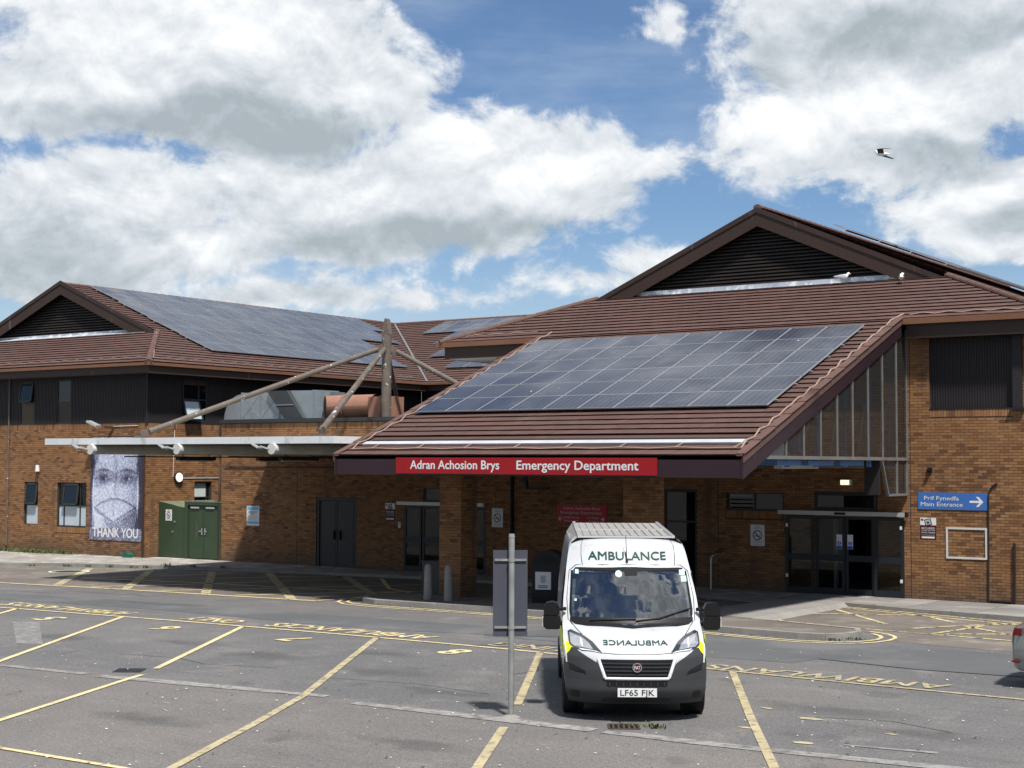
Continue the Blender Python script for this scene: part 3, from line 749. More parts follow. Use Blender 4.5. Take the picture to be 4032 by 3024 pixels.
KL = [(-62,26.2),(-50,31.0),(-44.9,33.63),(-42.56,35.0),(-39.45,36.01),(-35.82,36.75),(-33.3,37.2),(-29.5,37.55),(-26,37.5),(-21,37.2),(-17.3,36.8)]
pv = pavement('pavement', [*KL, (-17.2,39.35),(-39.9,39.35),(-43.15,39.2),(-43.15,38.75),(-62,38.75)], .10, 'screed')
kerb_run(pv, KL, .105)
KR = [(-15.5,37.0),(-13.3,36.45),(-10.55,36.05),(20,35.9)]
pvr = pavement('pavement', [(-17.25,36.8),*KR,(20,39.35),(-17.25,39.35)], .10, 'mortar'); kerb_run(pvr, KR, .105)
def flags(parent, a0, a1, b0f, b1, top, w=.6, l=.9):
    a = a0
    while a < a1:
        e = min(a+l, a1); b = b1
        while b > b0f(a)+.12:
            c = max(b-w, b0f((a+e)/2)+.15)
            mb = MB(); mb.box(a+.009, e-.009, c+.009, b-.009, top-.03, top+random.uniform(-.001,.004), bv=random.uniform(.15,.9), skip='d'); mb.build('paving_flag', 'paving', parent)
            b -= w
        a = e
flags(pvr, -17.2, -8.6, lambda a: 37.0 if a < -15.5 else (37.0+(a+15.5)*(-.55/2.2) if a < -13.3 else 36.45-(a+13.3)*.145 if a < -10.55 else 36.05), 39.19, .10)
# island with the porch columns, and the pale crossing to the door
ISB = [(-26.3,31.1),(-25.85,30.5),(-25.25,30.25),(-24.1,30.28),(-21.68,30.4),(-18.5,30.2),(-15.69,29.8),(-14.7,29.72),(-13.35,29.63),(-12.75,29.72),(-12.42,30.2),(-12.36,30.75),(-12.6,31.2)]
ISP = [*ISB, (-13.9,31.5),(-15.4,31.85),(-17.3,32.3),(-25.6,32.95),(-26.2,32.0)]
isl = pavement('pavement', ISP, .12, 'tarmac_brown'); kerb_run(isl, ISB, .125)
kerb_run(isl, [(-12.6,31.2),(-13.9,31.5),(-15.4,31.85)], .125); kerb_run(isl, [(-17.3,32.3),(-25.6,32.95),(-26.2,32.0),(-26.3,31.1)], .125)
rp = MB(); rp.face([(-17.25,32.25,.122),(-15.45,31.82,.122),(-15.35,37.2,.102),(-17.25,37.0,.102)])
rp.face([(-15.45,31.82,.122),(-15.28,31.8,.0),(-15.2,37.2,.0),(-15.35,37.2,.102)]); rp.face([(-17.25,32.25,.122),(-17.25,37.0,.102),(-17.4,37.0,0),(-17.4,32.25,0)])
kind(rp.build('crossing_ramp', 'concrete'), 'structure')

# ------------------------------------------------------------------ left wing
S = .39
WLB, WAX = 38.6, -43.15
lw = thing('hospital_wing', (WAX, WLB, 0), 'two storey brick wing with dark upper cladding and gabled tile roof, left side', 'building')
H1 = (-50.09,-49.27,1.12,2.83); H2 = (-48.13,-46.44,1.11,2.83)
brick_wall(lw, WLB, 'a', -58.0, WAX, .03, 5.05, [H1, H2], single=300, soldiers=[(-58,WAX,4.83,5.05),(-50.2,-49.15,.895,1.115),(-48.25,-46.3,.885,1.105)], prefer=lambda q: (q[0]+44.5)**2+(q[1]-2.2)**2 if not (-46.25 < q[0] < -43.25 and .6 < q[1] < 4.6) else 999)
brick_wall(lw, WAX, 'b', WLB, 54.5, .03, 5.05, [(41.01,41.9,1.6,2.85)], face=1, soldiers=[(WLB,47,4.83,5.05)])
window(lw, WLB, 'a', *H1, bars_z=(1.92,), cells={(0,0): 'frost'}, gl='glass_dark', depth=.08); window(lw, WLB, 'a', *H2, bars_u=(-47.78,-46.85), bars_z=(1.92,), cells={(0,0): 'frost',(1,0): 'frost',(2,0): 'frost'}, depth=.08)
def vent_light(parent, u0, u1, z0, z1, fix, tilt=.16):
    mb = MB()
    for (a,b,c,d) in ((u0,u1,z0,z0+.06),(u0,u1,z1-.06,z1),(u0,u0+.06,z0,z1),(u1-.06,u1,z0,z1)):
        y = lambda z: fix-.02-tilt*(z1-z)/(z1-z0)
        mb.face([(a,y(c),c),(b,y(c),c),(b,y(d),d),(a,y(d),d)]); mb.face([(b,y(c)+.04,c),(a,y(c)+.04,c),(a,y(d)+.04,d),(b,y(d)+.04,d)])
        mb.face([(a,y(c),c),(a,y(c)+.04,c),(b,y(c)+.04,c),(b,y(c),c)]); mb.face([(a,y(c)+.04,c),(a,y(c),c),(a,y(d),d),(a,y(d)+.04,d)]); mb.face([(b,y(c),c),(b,y(c)+.04,c),(b,y(d)+.04,d),(b,y(d),d)])
    o = mb.build('opening_light', 'frame_grey', parent)
    y = lambda z: fix-tilt*(z1-z)/(z1-z0)
    g_ = MB(); g_.face([(u0+.05,y(z0),z0+.05),(u1-.05,y(z0),z0+.05),(u1-.05,y(z1),z1-.05),(u0+.05,y(z1),z1-.05)]); g_.build('pane', 'glass_dark', o)
vent_light(lw, -50.02, -49.34, 1.95, 2.76, WLB+.03, .09); vent_light(lw, -47.76, -46.9, 1.95, 2.76, WLB+.03, .09)
window(lw, WAX, 'b', 41.01, 41.9, 1.6, 2.85, face=1, depth=.12, room=.4, bars_u=(41.72,), bars_z=(2.27,), cells={(0,1): 'blind'}, fw_=.04)
UW = [(-50.47,-49.58,5.05,6.74), (-48.24,-47.41,5.05,6.75)]; UWS = [(40.34,41.59,5.14,6.74)]
ribbed(lw, WLB, 'a', -58, WAX, 5.052, 6.9, UW); ribbed(lw, WAX, 'b', WLB, 54.9, 5.052, 6.9, UWS)
for k, h in enumerate(UW): window(lw, WLB, 'a', *h, bars_z=(5.9,), depth=.02, cells={(0,0): 'olive_panel' if k == 0 else 'brown_panel'}, mat='frame_grey')
vent_light(lw, -50.42, -49.63, 5.93, 6.70, WLB-.03, .12)
window(lw, WAX, 'b', *UWS[0], bars_u=(41.16,), bars_z=(5.98,), depth=.02, face=1)
ol = MB(); ol.bar((WAX+.02,40.36,5.95),(WAX+.26,40.36,5.22),.05,.05); ol.bar((WAX+.02,41.14,5.95),(WAX+.26,41.14,5.22),.05,.05); ol.bar((WAX+.26,40.36,5.22),(WAX+.26,41.14,5.22),.05,.05); ol.bar((WAX+.03,40.36,5.93),(WAX+.03,41.14,5.93),.05,.05)
oo = ol.build('opening_light', 'frame_grey', lw); g_ = MB(); g_.face([(WAX+.25,40.39,5.25),(WAX+.25,41.11,5.25),(WAX+.04,41.11,5.9),(WAX+.04,40.39,5.9)]); g_.build('pane', 'frost', oo)
MB().box(WAX-.02,WAX+.06,WLB-.06,WLB+.02,5.05,6.88).build('corner_trim', 'cladding', lw)
MB().tube([(-43.22,WLB-.05,.1),(-43.22,WLB-.05,4.6)], .04, 8).build('downpipe', 'fascia_brown', lw)
MB().tube([(-51.1,WLB-.05,.3),(-51.1,WLB-.05,6.9)], .035, 8).build('downpipe', 'rust_tube', lw)
# eaves
EB, EA, EZ = 37.95, -42.4, 7.25
sf = MB(); sf.face([(-60,EB+.05,6.86),(EA-.05,EB+.05,6.86),(EA-.05,54.4,6.86),(WAX-.01,54.4,6.86),(WAX-.01,WLB-.01,6.86),(-60,WLB-.01,6.86)]); sf.build('soffit', 'fascia_brown', lw)
fs_ = MB(); fs_.box(-60,EA-.04,EB+.06,EB+.10,6.84,7.2); fs_.box(EA-.10,EA-.041,EB+.101,54.4,6.84,7.2); fs_.build('fascia', 'fascia_brown', lw)
gt = MB(); gt.box(-60,EA+.07,EB-.06,EB+.055,7.12,7.23); gt.build('gutter', 'gutter', lw); gt = MB(); gt.box(EA-.035,EA+.069,EB+.056,54.3,7.12,7.23); gt.build('gutter', 'gutter', lw)
ca = math.sqrt(1+S*S); TSL = 4.15*ca
tile_slope(lw, frame((0,EB,EZ),(1,0,0),(0,1,S)), TSL, lambda v: (-60, EA-v/ca), single=110)
RID = 9.8
tile_slope(lw, frame((EA,0,EZ),(0,1,0),(-1,0,S)), RID*ca, lambda v: (EB+v/ca if v/ca < 4.1 else 41.95, 54.3+v/ca), single=190)
ls = MB(); ls.face([(EA-RID,41.95,EZ+S*RID),(EA-RID,64.1,EZ+S*RID),(-62,64.1,EZ),(-62,41.95,EZ+.0)]); ls.build('rear_slope', 'tile', lw)
caps(lw, (EA+.02,EB-.02,EZ+.02), (EA-4.1,EB+4.1,EZ+S*4.1+.03)); caps(lw, (EA-RID,41.9,EZ+S*RID+.03), (EA-RID,64.1,EZ+S*RID+.03), name='ridge_cap')
def gablet(parent, b, ac, zt, aL, aR, zb, nsl, mat_b='fascia_brown'):
    """louvred gable with bargeboards at plane y=b; ac,zt apex; aL/aR feet at zb"""
    for s_, af in ((-1, aL), (1, aR)):
        k = (zt-zb)/abs(ac-af)
        for (top, dep, y0, y1, nm) in ((0., .16, b-.36, b-.30, 'verge_trim'), (.16, .42, b-.33, b-.28, 'bargeboard')):
            mb = MB(); poly = [(ac, zt-top), (af, zb-top), (af, zb-top-dep), (ac, zt-top-dep)]
            if s_ > 0: poly = poly[::-1]
            # do not run below the tile line
            mb.prism(poly, 1, y0, y1); mb.build(nm, mat_b, parent)
        sv = MB(); sv.face([(ac,b-.3,zt-.1),(af,b-.3,zb-.1),(af,b+.05,zb-.1),(ac,b+.05,zt-.1)]); sv.build('verge_soffit', mat_b, parent)
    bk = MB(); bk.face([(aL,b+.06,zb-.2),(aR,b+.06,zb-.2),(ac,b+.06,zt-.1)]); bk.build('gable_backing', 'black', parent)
    h = (zt-.5)-(zb+.02); kL = (ac-aL)/(zt-zb); kR = (aR-ac)/(zt-zb)
    for i in range(nsl):
        z = zb+.02+h*i/nsl; zz = z+h/nsl*.5
        w = zt-.12-zz
        mb = MB(); a0, a1 = ac-kL*w, ac+kR*w
        t = h/nsl
        mb.face([(a0,b-.06,z),(a1,b-.06,z),(a1,b-.055,z+t*.38),(a0,b-.055,z+t*.38)]); mb.face([(a0,b-.055,z+t*.38),(a1,b-.055,z+t*.38),(a1,b+.03,z+t*.92),(a0,b+.03,z+t*.92)]); mb.face([(a0,b-.06,z),(a0,b+.0,z),(a1,b+.0,z),(a1,b-.06,z)])
        mb.build('louvre_slat', 'louver', parent)
gablet(lw, 42.15, -52.2, 11.22, -58.2, -46.45, 8.83, 17)
fl = MB(); fl.box(-57.5,-46.9,42.05,42.09,8.72,8.98); fl.face([(-57.5,42.05,8.90),(-46.9,42.05,8.90),(-46.9,41.78,8.80),(-57.5,41.78,8.80)]); fl.build('lead_flashing', 'lead', lw)
cable(lw, [(-56,EB+.35,EZ+.15),(EA-.25,EB+.35,EZ+.15),(EA-.35,EB+1.0,EZ+.15),(EA-.35,54,EZ+.15)]); cable(lw, [(EA-.4,EB+.6,EZ+.16),(EA-1.7,EB+1.8,EZ+.68),(EA-4.0,EB+4.0,EZ+1.6)])

# ------------------------------------------------------------------ rear wing behind
rw = thing('hospital_wing', (-36, 54.9, 0), 'tile roofed wing closing the yard behind the mast and flat canopy', 'building')
REB = 54.3
tile_slope(rw, frame((0,REB,EZ),(1,0,0),(0,1,S)), RID*ca, lambda v: (EA-v/ca, -20), single=120)
caps(rw, (EA-RID,REB+RID,EZ+S*RID+.03), (-24,REB+RID,EZ+S*RID+.03), name='ridge_cap')
vl = MB(); vl.face([(EA+.01,REB-.02,EZ+.05),(EA+.08,REB+.04,EZ+.05),(EA-RID+.04,REB+RID-.03,EZ+S*RID+.07),(EA-RID-.04,REB+RID-.09,EZ+S*RID+.07)]); vl.build('valley_gutter', 'valley', rw)
ribbed(rw, 54.95, 'a', WAX, -20, 3.5, 6.9, pitch=.12); brick_wall(rw, 54.96, 'a', WAX, -20, 0, 3.4)
f2 = MB(); f2.box(EA-.04,-20,REB+.06,REB+.10,6.84,7.2); f2.build('fascia', 'fascia_brown', rw); f2 = MB(); f2.box(EA+.07,-20,REB-.06,REB+.055,7.12,7.23); f2.build('gutter', 'gutter', rw)
f2 = MB(); f2.face([(WAX,REB+.1,6.86),(-20,REB+.1,6.86),(-20,54.94,6.86),(WAX,54.94,6.86)]); f2.build('soffit', 'fascia_brown', rw)
MB().tube([(-37.6,54.85,7.1),(-37.6,54.85,6.75),(-38.5,54.88,6.1),(-38.5,54.88,3)], .07, 8).build('downpipe', 'gutter', rw)

# ------------------------------------------------------------------ link block
WB = 39.2
lk = thing('link_block', (-39.86, WB, 0), 'single storey flat roofed brick block under the white flat canopy', 'building')
LH = [(-35.31,-33.5,.05,2.42), (-31.49,-28.19,.05,2.22), (-30.68,-29.0,2.37,2.82)]
brick_wall(lk, WB, 'a', -39.86, -27.8, .03, 4.98, LH, single=250, soldiers=[(-39.86,-27.8,4.76,4.98)], prefer=lambda q: (q[0]+38.6)**2+(q[1]-2.2)**2)
sd = MB(); sd.box(-39.84,-39.6,WB+.01,54.8,0,4.97); sd.build('side_wall', 'mortar', lk)
MB().box(-39.93,-27.8,WB-.07,WB+.3,5.0,5.13).build('coping', 'frame_grey', lk)
MB().box(-39.6,-27.9,WB+.3,54.9,4.7,4.95).build('flat_roof', 'frame_grey', lk)
MB().tube([(-39.93,WB-.03,.1),(-39.93,WB-.03,4.95)], .04, 8).build('downpipe', 'fascia_brown', lk)
# double service door
dd_ = MB(); dd_.box(-35.31,-35.2,WB+.02,WB+.12,.1,2.42); dd_.box(-33.6,-33.5,WB+.02,WB+.12,.1,2.42); dd_.box(-35.199,-33.601,WB+.02,WB+.12,2.32,2.42); dd_.build('door_frame', 'frame_grey', lk)
for (a, b) in ((-35.19,-34.41),(-34.39,-33.61)):
    d_ = MB(); d_.box(a,b,WB+.06,WB+.11,.11,2.31)
    for (z0,z1) in ((.18,1.0),(1.1,2.24)): d_.box(a+.08,b-.08,WB+.052,WB+.06,z0,z1)
    d_ = d_.build('door', 'frame_grey', lk); s_ = b-.12 if a < -35 else a+.12
    MB().box(s_-.02,s_+.02,WB-.01,WB+.05,1.02,1.32).build('handle', 'black', d_)
def glazed_leaf(parent, a0, a1, z0, z1, b, mid0, mid1, gl='glass', st=.085, name='door'):
    mb = MB(); mb.box(a0,a0+st,b,b+.05,z0,z1); mb.box(a1-st,a1,b,b+.05,z0,z1); mb.box(a0+st,a1-st,b+.001,b+.049,z0,z0+.16); mb.box(a0+st,a1-st,b+.001,b+.049,z1-.08,z1); mb.box(a0+st,a1-st,b+.001,b+.049,mid0,mid1)
    o = mb.build(name, 'frame_navy', parent)
    for (c,d) in ((z0+.15,mid0+.01),(mid1-.01,z1-.07)):
        g_ = MB(); g_.box(a0+st-.01,a1-st+.01,b+.022,b+.03,c,d); g_.build('pane', gl, o)
    return o
def lobby(parent, a0, a1, z1, b0, depth):
    mb = MB()
    mb.face([(a0,b0,.1),(a1,b0,.1),(a1,b0+depth,.1),(a0,b0+depth,.1)]); mb.face([(a0,b0,z1),(a0,b0+depth,z1),(a1,b0+depth,z1),(a1,b0,z1)])
    mb.face([(a0,b0,.1),(a0,b0+depth,.1),(a0,b0+depth,z1),(a0,b0,z1)]); mb.face([(a1,b0,.1),(a1,b0,z1),(a1,b0+depth,z1),(a1,b0+depth,.1)]); mb.face([(a0,b0+depth,.1),(a1,b0+depth,.1),(a1,b0+depth,z1),(a0,b0+depth,z1)])
    mb.build('lobby', 'room_wall', parent)
lobby(lk, -31.49, -28.19, 2.22, WB+.12, 3.0)
for (a,b) in ((-31.49,-30.77),(-30.72,-29.86),(-29.82,-28.96),(-28.91,-28.19)): glazed_leaf(lk, a, b, .11, 2.21, WB+.0, 1.02, 1.2)
MB().box(-31.7,-28.19,WB-.14,WB-.01,2.24,2.35).build('door_header', 'alu', lk)
window(lk, WB, 'a', *LH[2], mat='frame_navy', depth=.05)
MB().tube([(-39.7,WB-.03,3.45),(-37,WB-.03,3.44),(-33,WB-.03,3.46),(-29.5,WB-.03,3.44)], .016, 5).build('wall_cable', 'cable_black', lk)

# ------------------------------------------------------------------ main block
mn = thing('main_block', (-20.5, WB, 0), 'tall brick entrance block with brown tiled roof and louvred gable, right side', 'building')
MH = [(-21.79,-20.74,.05,2.85), (-19.79,-18.03,2.31,2.84), (-17.10,-15.42,.05,2.2), (-17.13,-15.31,2.38,2.85), (-13.87,-11.7,5.08,6.95)]
brick_wall(mn, WB, 'a', -27.8, -11.0, .03, 7.0, MH, single=300, soldiers=[(-13.87,-11.7,4.86,5.08),(-19.79,-18.03,2.09,2.31)], prefer=lambda q: abs(q[0]+12.9)*1.6+abs(q[1]-2.6))
sd = MB(); sd.box(-27.79,-27.5,WB+.01,66,0,7.0); sd.box(-11.3,-11.01,WB+.01,66,0,7.0); sd.build('side_wall', 'cladding', mn)
brick_wall(mn, -11.0, 'b', WB, 50, .03, 7.0, face=1, name='side_wall')
ribbed(mn, WB+.08, 'a', -13.87, -11.7, 5.08, 6.97, mat='cladding', pitch=.07); MB().box(-13.87,-11.7,WB-.02,WB+.1,5.06,5.085).build('panel_sill', 'frame_navy', mn)
MB().box(-11.68,-11.44,WB-.09,WB-.012,5.08,6.95).build('column_casing', 'cladding', mn); MB().box(-11.75,-11.38,WB-.12,WB-.011,5.03,5.075).build('casing_foot', 'frame_navy', mn)
window(mn, WB, 'a', *MH[0], bars_z=(1.95,), mat='frame_navy', depth=.04, room=1.2); window(mn, WB, 'a', *MH[1], bars_u=(-18.93,), mat='frame_navy', depth=.07)
for k in range(4):
    z = 2.37+.11*k; l_ = MB(); l_.face([(-19.7,WB+.03,z),(-19.0,WB+.03,z),(-19.0,WB+.12,z+.1),(-19.7,WB+.12,z+.1)]); l_.build('glass_louvre', 'frost' if k == 3 else 'glass', mn)
window(mn, WB, 'a', *MH[3], mat='frame_navy', depth=.03, fw_=.08, room=1.5)
lobby(mn, -17.6, -14.9, 2.3, WB+.12, 4.5)
MB().box(-16.95,-16.85,WB+.9,WB+1.0,.1,2.3).build('lobby_post', 'white', mn)
for (a,b,y) in ((-17.94,-17.12,WB-.075),(-17.10,-16.25,WB+.0),(-16.23,-15.41,WB+.0),(-15.40,-14.58,WB-.075)): glazed_leaf(mn, a, b, .11, 2.21, y, 1.0, 1.17, gl='glass')
MB().box(-18.12,-14.50,WB-.2,WB-.08,2.24,2.35).build('door_header', 'alu', mn); MB().box(-16.45,-16.15,WB-.225,WB-.2,2.26,2.32).build('door_sensor', 'black', mn); MB().box(-14.5,-14.44,WB-.2,WB-.08,2.23,2.36).build('header_end', 'black', mn)
for (x, y, z) in ((-17.9,WB-.1,1.9),(-17.9,WB-.1,.52),(-14.64,WB-.1,1.9),(-14.64,WB-.1,.5)): MB().box(x-.025,x+.03,y-.02,y+.02,z,z+.09).build('door_guide', 'white', mn)
# roof
MZ = lambda b: 3.79+S*(b-29.4)
ME, MG = 38.75, 42.72
LE, RE = -29.65, -10.55
def mspan(v):
    t = v/ca/(MG-ME); return (LE+(-26.2+29.65)*t, RE-(RE+14.5)*t*1.0)
tile_slope(mn, frame((0,ME,MZ(ME)),(1,0,0),(0,1,S)), (MG-ME)*ca, mspan, single=190)
caps(mn, (LE-.03,ME-.03,MZ(ME)+.03), (-26.25,MG-.02,MZ(MG)+.04)); caps(mn, (RE+.03,ME-.03,MZ(ME)+.03), (-14.52,MG-.02,MZ(MG)+.04))
AP, APZ = -20.45, 11.5
gablet(mn, 42.95, AP, APZ, -26.35, -14.55, 8.93, 19)
fl = MB(); fl.box(-25.7,-15.2,42.84,42.88,8.86,9.16); fl.face([(-25.9,42.84,9.02),(-14.8,42.84,9.02),(-14.8,42.6,8.99),(-25.9,42.6,8.99)]); fl.build('lead_flashing', 'lead', mn)
kR = (APZ-MZ(ME))/(RE-AP); kL = (APZ-MZ(ME))/(AP-LE)
MRR = frame((RE,0,MZ(ME)),(0,1,0),(-1,0,kR)); caR = math.sqrt(1+kR*kR)
tile_slope(mn, MRR, (RE-AP)*caR, lambda v: (ME+min(v/caR, MG-ME), 68))
rs = MB(); rs.face([(AP,42.7,APZ),(AP,68,APZ),(LE,68,MZ(ME)),(LE,ME,MZ(ME)),(-26.25,MG,MZ(MG))]); rs.build('rear_slope', 'tile', mn)
caps(mn, (AP,42.65,APZ+.02), (AP,68,APZ+.02), name='ridge_cap')
for (a0, a1) in ((LE-.2,-25.95),(-14.4,RE+.3)):
    MB().box(a0,a1,ME-.06,ME+.055,7.29,7.445).build('gutter', 'gutter', mn); MB().box(a0+(.3 if a0 < -20 else .06),a1,ME+.06,ME+.10,6.92,7.43).build('fascia', 'fascia_brown', mn)
    sf = MB(); sf.face([(a0+.3,ME+.1,6.93),(a1,ME+.1,6.93),(a1,WB-.012,6.93),(a0+.3,WB-.012,6.93)]); sf.build('soffit', 'white' if a0 < -20 else 'fascia_brown', mn)
sf = MB(); sf.face([(LE+.1,WB-.012,6.93),(-27.8,WB-.012,6.93),(-27.8,60,6.93),(LE+.1,60,6.93)]); sf.build('soffit', 'white', mn)
f3 = MB(); f3.box(LE+.06,LE+.1,ME+.1,60,6.92,7.36); f3.build('fascia', 'fascia_brown', mn)
cable(mn, [(-29.0,ME+.45,MZ(ME+.45)),(-26.3,ME+.5,MZ(ME+.5))]); cable(mn, [(-14.3,ME+.25,MZ(ME+.25)),(-10.8,ME+.25,MZ(ME+.25))])

for (par, a, z0, z1) in ((lk,-36.2,.1,4.75),(mn,-20.05,.1,6.9),(mn,-14.40,.1,6.9),(lw,-54.5,.1,4.8)):
    b = WLB if par is lw else WB
    MB().box(a-.009,a+.009,b-.0095,b-.004,z0,z1).build('movement_joint', 'crack', par)
for (pts, nm) in (([(-15.3,22.9),(-14.9,22.3),(-15.0,21.6)], .02), ([(-22.6,19.6),(-21.2,19.8),(-20.2,19.5),(-18.8,19.9)], .018), ([(-9.0,20.6),(-8.0,20.9),(-7.0,20.5)], .02), ([(-17.2,19.5),(-15.6,19.8),(-14.0,19.6)], .016)): crack(pts, nm)
def blot(x, y, r, mat, name, z=Z2):
    n = 14; MB().sheet([(x+r*random.uniform(.6,1.15)*math.cos(2*math.pi*k/n)*1.3, y+r*random.uniform(.6,1.15)*math.sin(2*math.pi*k/n)*.6) for k in range(n)], z).build(name, mat, ground)
for (x, y, r) in ((-9.9,20.9,.10),(-9.0,20.4,.16),(-7.6,19.9,.09),(-9.4,19.2,.10),(-8.3,18.6,.15),(-10.6,21.5,.08)): blot(x, y, r, 'yellow_old', 'paint_remnant')

e5 = MB(); e5.box(RE-.10,RE-.06,ME+.1,66,6.92,7.43); e5.build('fascia', 'fascia_brown', mn)
e5 = MB(); e5.box(RE-.055,RE+.06,ME+.06,66,7.29,7.445); e5.build('gutter', 'gutter', mn)
e5 = MB(); e5.face([(-11.0,ME+.1,6.935),(RE-.06,ME+.1,6.935),(RE-.06,66,6.935),(-11.0,66,6.935)]); e5.build('soffit', 'fascia_brown', mn)
MB().box(-58.0,-57.8,WLB+.01,64,0,6.9).build('side_wall', 'cladding', lw)
# ------------------------------------------------------------------ entrance porch
pc = thing('entrance_porch', (-20.2, 32, 0), 'brown tiled lean-to porch roof on brick columns above the emergency entrance', 'porch')
PF, PL_, PR_ = 29.4, -25.82, -14.5
tile_slope(pc, frame((0,PF,MZ(PF)),(1,0,0),(0,1,S)), (ME-PF)*ca, lambda v: (PL_, PR_), single=300, skip=lambda u, v: .62 < v/ca < 1.0 and -25.5 < u < -14.75)
sl_ = MB(); sl_.face([(-25.45,29.98,MZ(29.98)+.012),(-14.75,29.98,MZ(29.98)+.012),(-14.75,30.42,MZ(30.42)+.012),(-25.45,30.42,MZ(30.42)+.012)]); sl_.build('gutter_slot', 'black', pc)
sg = MB(); sg.bar((-25.45,30.06,MZ(30.06)+.05),(-14.75,30.06,MZ(30.06)+.05),.20,.05,(0,-S,1)); sg.build('snow_rail', 'rail_white', pc)
MB().box(PL_-.03,PR_+.03,PF+.0,PF+.05,3.31,3.70).build('fascia', 'fascia_plum', pc)
for a, s_ in ((PL_, -1), (PR_, 1)):
    a0, a1 = (a-.06, a-.01) if s_ < 0 else (a+.01, a+.06)
    mb = MB(); mb.prism([(PF-.02,MZ(PF)-.50),(ME,MZ(ME)-.46),(ME,MZ(ME)-.06),(PF-.02,MZ(PF)-.06)], 0, a0, a1); mb.build('rake_board', 'fascia_plum', pc)
    # verge caps, one by one
    n = 12; d = (ME-PF)/n
    for k in range(n):
        b0 = PF-.03+d*k; b1 = b0+d-.01
        mb = MB(); c0, c1 = (a-.10, a+.10) if s_ < 0 else (a-.10, a+.10)
        mb.prism([(b0,MZ(b0)-.14),(b1,MZ(b1)-.14),(b1,MZ(b1)+.045),(b0,MZ(b0)+.06)], 0, a1 if s_ > 0 else a0-.025, (a1+.025) if s_ > 0 else a0)
        mb.face([(c0-.02*(s_<0),b0,MZ(b0)+.062),(c1+.02*(s_>0),b0,MZ(b0)+.062),(c1+.02*(s_>0),b1,MZ(b1)+.046),(c0-.02*(s_<0),b1,MZ(b1)+.046)])
        mb.face([(c0,b0,MZ(b0)),(c1,b0,MZ(b0)),(c1,b0,MZ(b0)+.062),(c0,b0,MZ(b0)+.062)]); mb.build('verge_tile', 'cap_tile', pc)
so_ = MB(); so_.face([(PL_,PF+.05,MZ(PF)-.25),(PL_,39.19,MZ(39.19)-.25),(PR_,39.19,MZ(39.19)-.25),(PR_,PF+.05,MZ(PF)-.25)]); so_.build('soffit', 'fascia_brown', pc)
def column(a0, a1, b0, b1, z1):
    core = MB(); core.box(a0+.005,a1-.005,b0+.005,b1-.005,.05,z1); w = core.build('column', 'mortar', pc)
    st = MB(); n = int((z1-.12)/.075); full = []
    for k in range(n):
        c = .12+k*.075+.005; d = c+BH; o = (k % 2)*.5
        L = a1-a0; m = 3
        for i in range(-1, 4):
            p, q = a0+(i+o)*L/m+.004, a0+(i+1+o)*L/m-.004; p, q = max(p,a0), min(q,a1)
            if q-p < .04: continue
            st.box(p,q,b0-.007,b0+.006,c,d,bv=bval(),skip='b')
        for i in range(-1, 4):
            p, q = b0+(i+o)*L/m+.004, b0+(i+1+o)*L/m-.004; p, q = max(p,b0), min(q,b1)
            if q-p < .04: continue
            st.box(a1-.006,a1+.007,p,q,c,d,bv=bval(),skip='l'); st.box(a0-.007,a0+.006,p,q,c,d,bv=bval(),skip='r')
    kind(st.build('brick_courses', 'brick', w), 'stuff')
column(-24.56, -23.86, 32.07, 32.77, 4.75); column(-18.96, -18.24, 32.07, 32.77, 4.75)
for k in range(8):
    a = -25.0+1.42*k
    MB().bar((a,PF+.3,MZ(PF+.3)-.40),(a,39.0,MZ(39.0)-.40),.10,.22,(0,-S,1)).build('rafter', 'blue_steel', pc)
MB().box(PL_,PR_,32.3,32.5,3.9,4.25).build('beam', 'blue_steel', pc)
# glazed side screen
AG = -14.49
GB = [30.66,31.62,32.58,33.54,34.52,35.48,36.48,37.45,38.43,39.17]; ztop = lambda b: MZ(b)-.45
for k in range(len(GB)-1):
    p, q = GB[k], GB[k+1]; zb = 3.80
    if ztop(q) <= zb+.05: continue
    g_ = MB(); g_.face([(AG,p+.02,zb),(AG,q-.02,zb),(AG,q-.02,max(zb+.01,ztop(q))),(AG,p+.02,max(zb+.01,ztop(p)))]); g_.build('pane', 'perspex', pc)
for b in GB[1:]: MB().box(AG-.03,AG+.03,b-.016,b+.016,3.78,ztop(b)+.03).build('mullion', 'mullion', pc)
MB().box(AG-.04,AG+.04,30.5,39.18,3.72,3.80).build('sill_rail', 'mullion', pc)
lg = MB(); lg.prism([(37.36,3.72),(37.78,2.84),(37.83,2.84),(37.42,3.72)], 0, AG-.05, AG+.03); lg.prism([(37.80,2.80),(39.17,2.80),(39.17,2.86),(37.80,2.86)], 0, AG-.05, AG+.03); lg.box(AG-.03,AG+.03,38.41,38.45,2.86,3.72); lg.box(AG-.03,AG+.03,39.12,39.17,2.86,3.72); lg.build('screen_leg_frame', 'mullion', pc)
g_ = MB(); g_.face([(AG-.01,37.84,2.86),(AG-.01,39.15,2.86),(AG-.01,39.15,3.72),(AG-.01,37.44,3.72)]); g_.build('pane', 'perspex', pc)
sh = MB(); sh.box(AG-.45,AG-.05,37.35,37.40,2.84,3.72); sh.build('screen_leg_casing', 'cladding', pc)
for b in (32.3,33.9,35.6,37.2,38.7): MB().box(AG-.32,AG-.22,b-.05,b+.05,3.55,max(3.7,ztop(b)-.1)).build('steel_post', 'blue_steel', pc)
for (p, q) in ((33.5,33.0),(35.2,34.7),(36.9,36.4),(38.4,37.9)): MB().bar((AG-.25,q,3.9),(AG-.25,p,min(ztop(p)-.2,3.9+1.3)),.05,.05,(1,0,0)).build('brace', 'alu', pc)
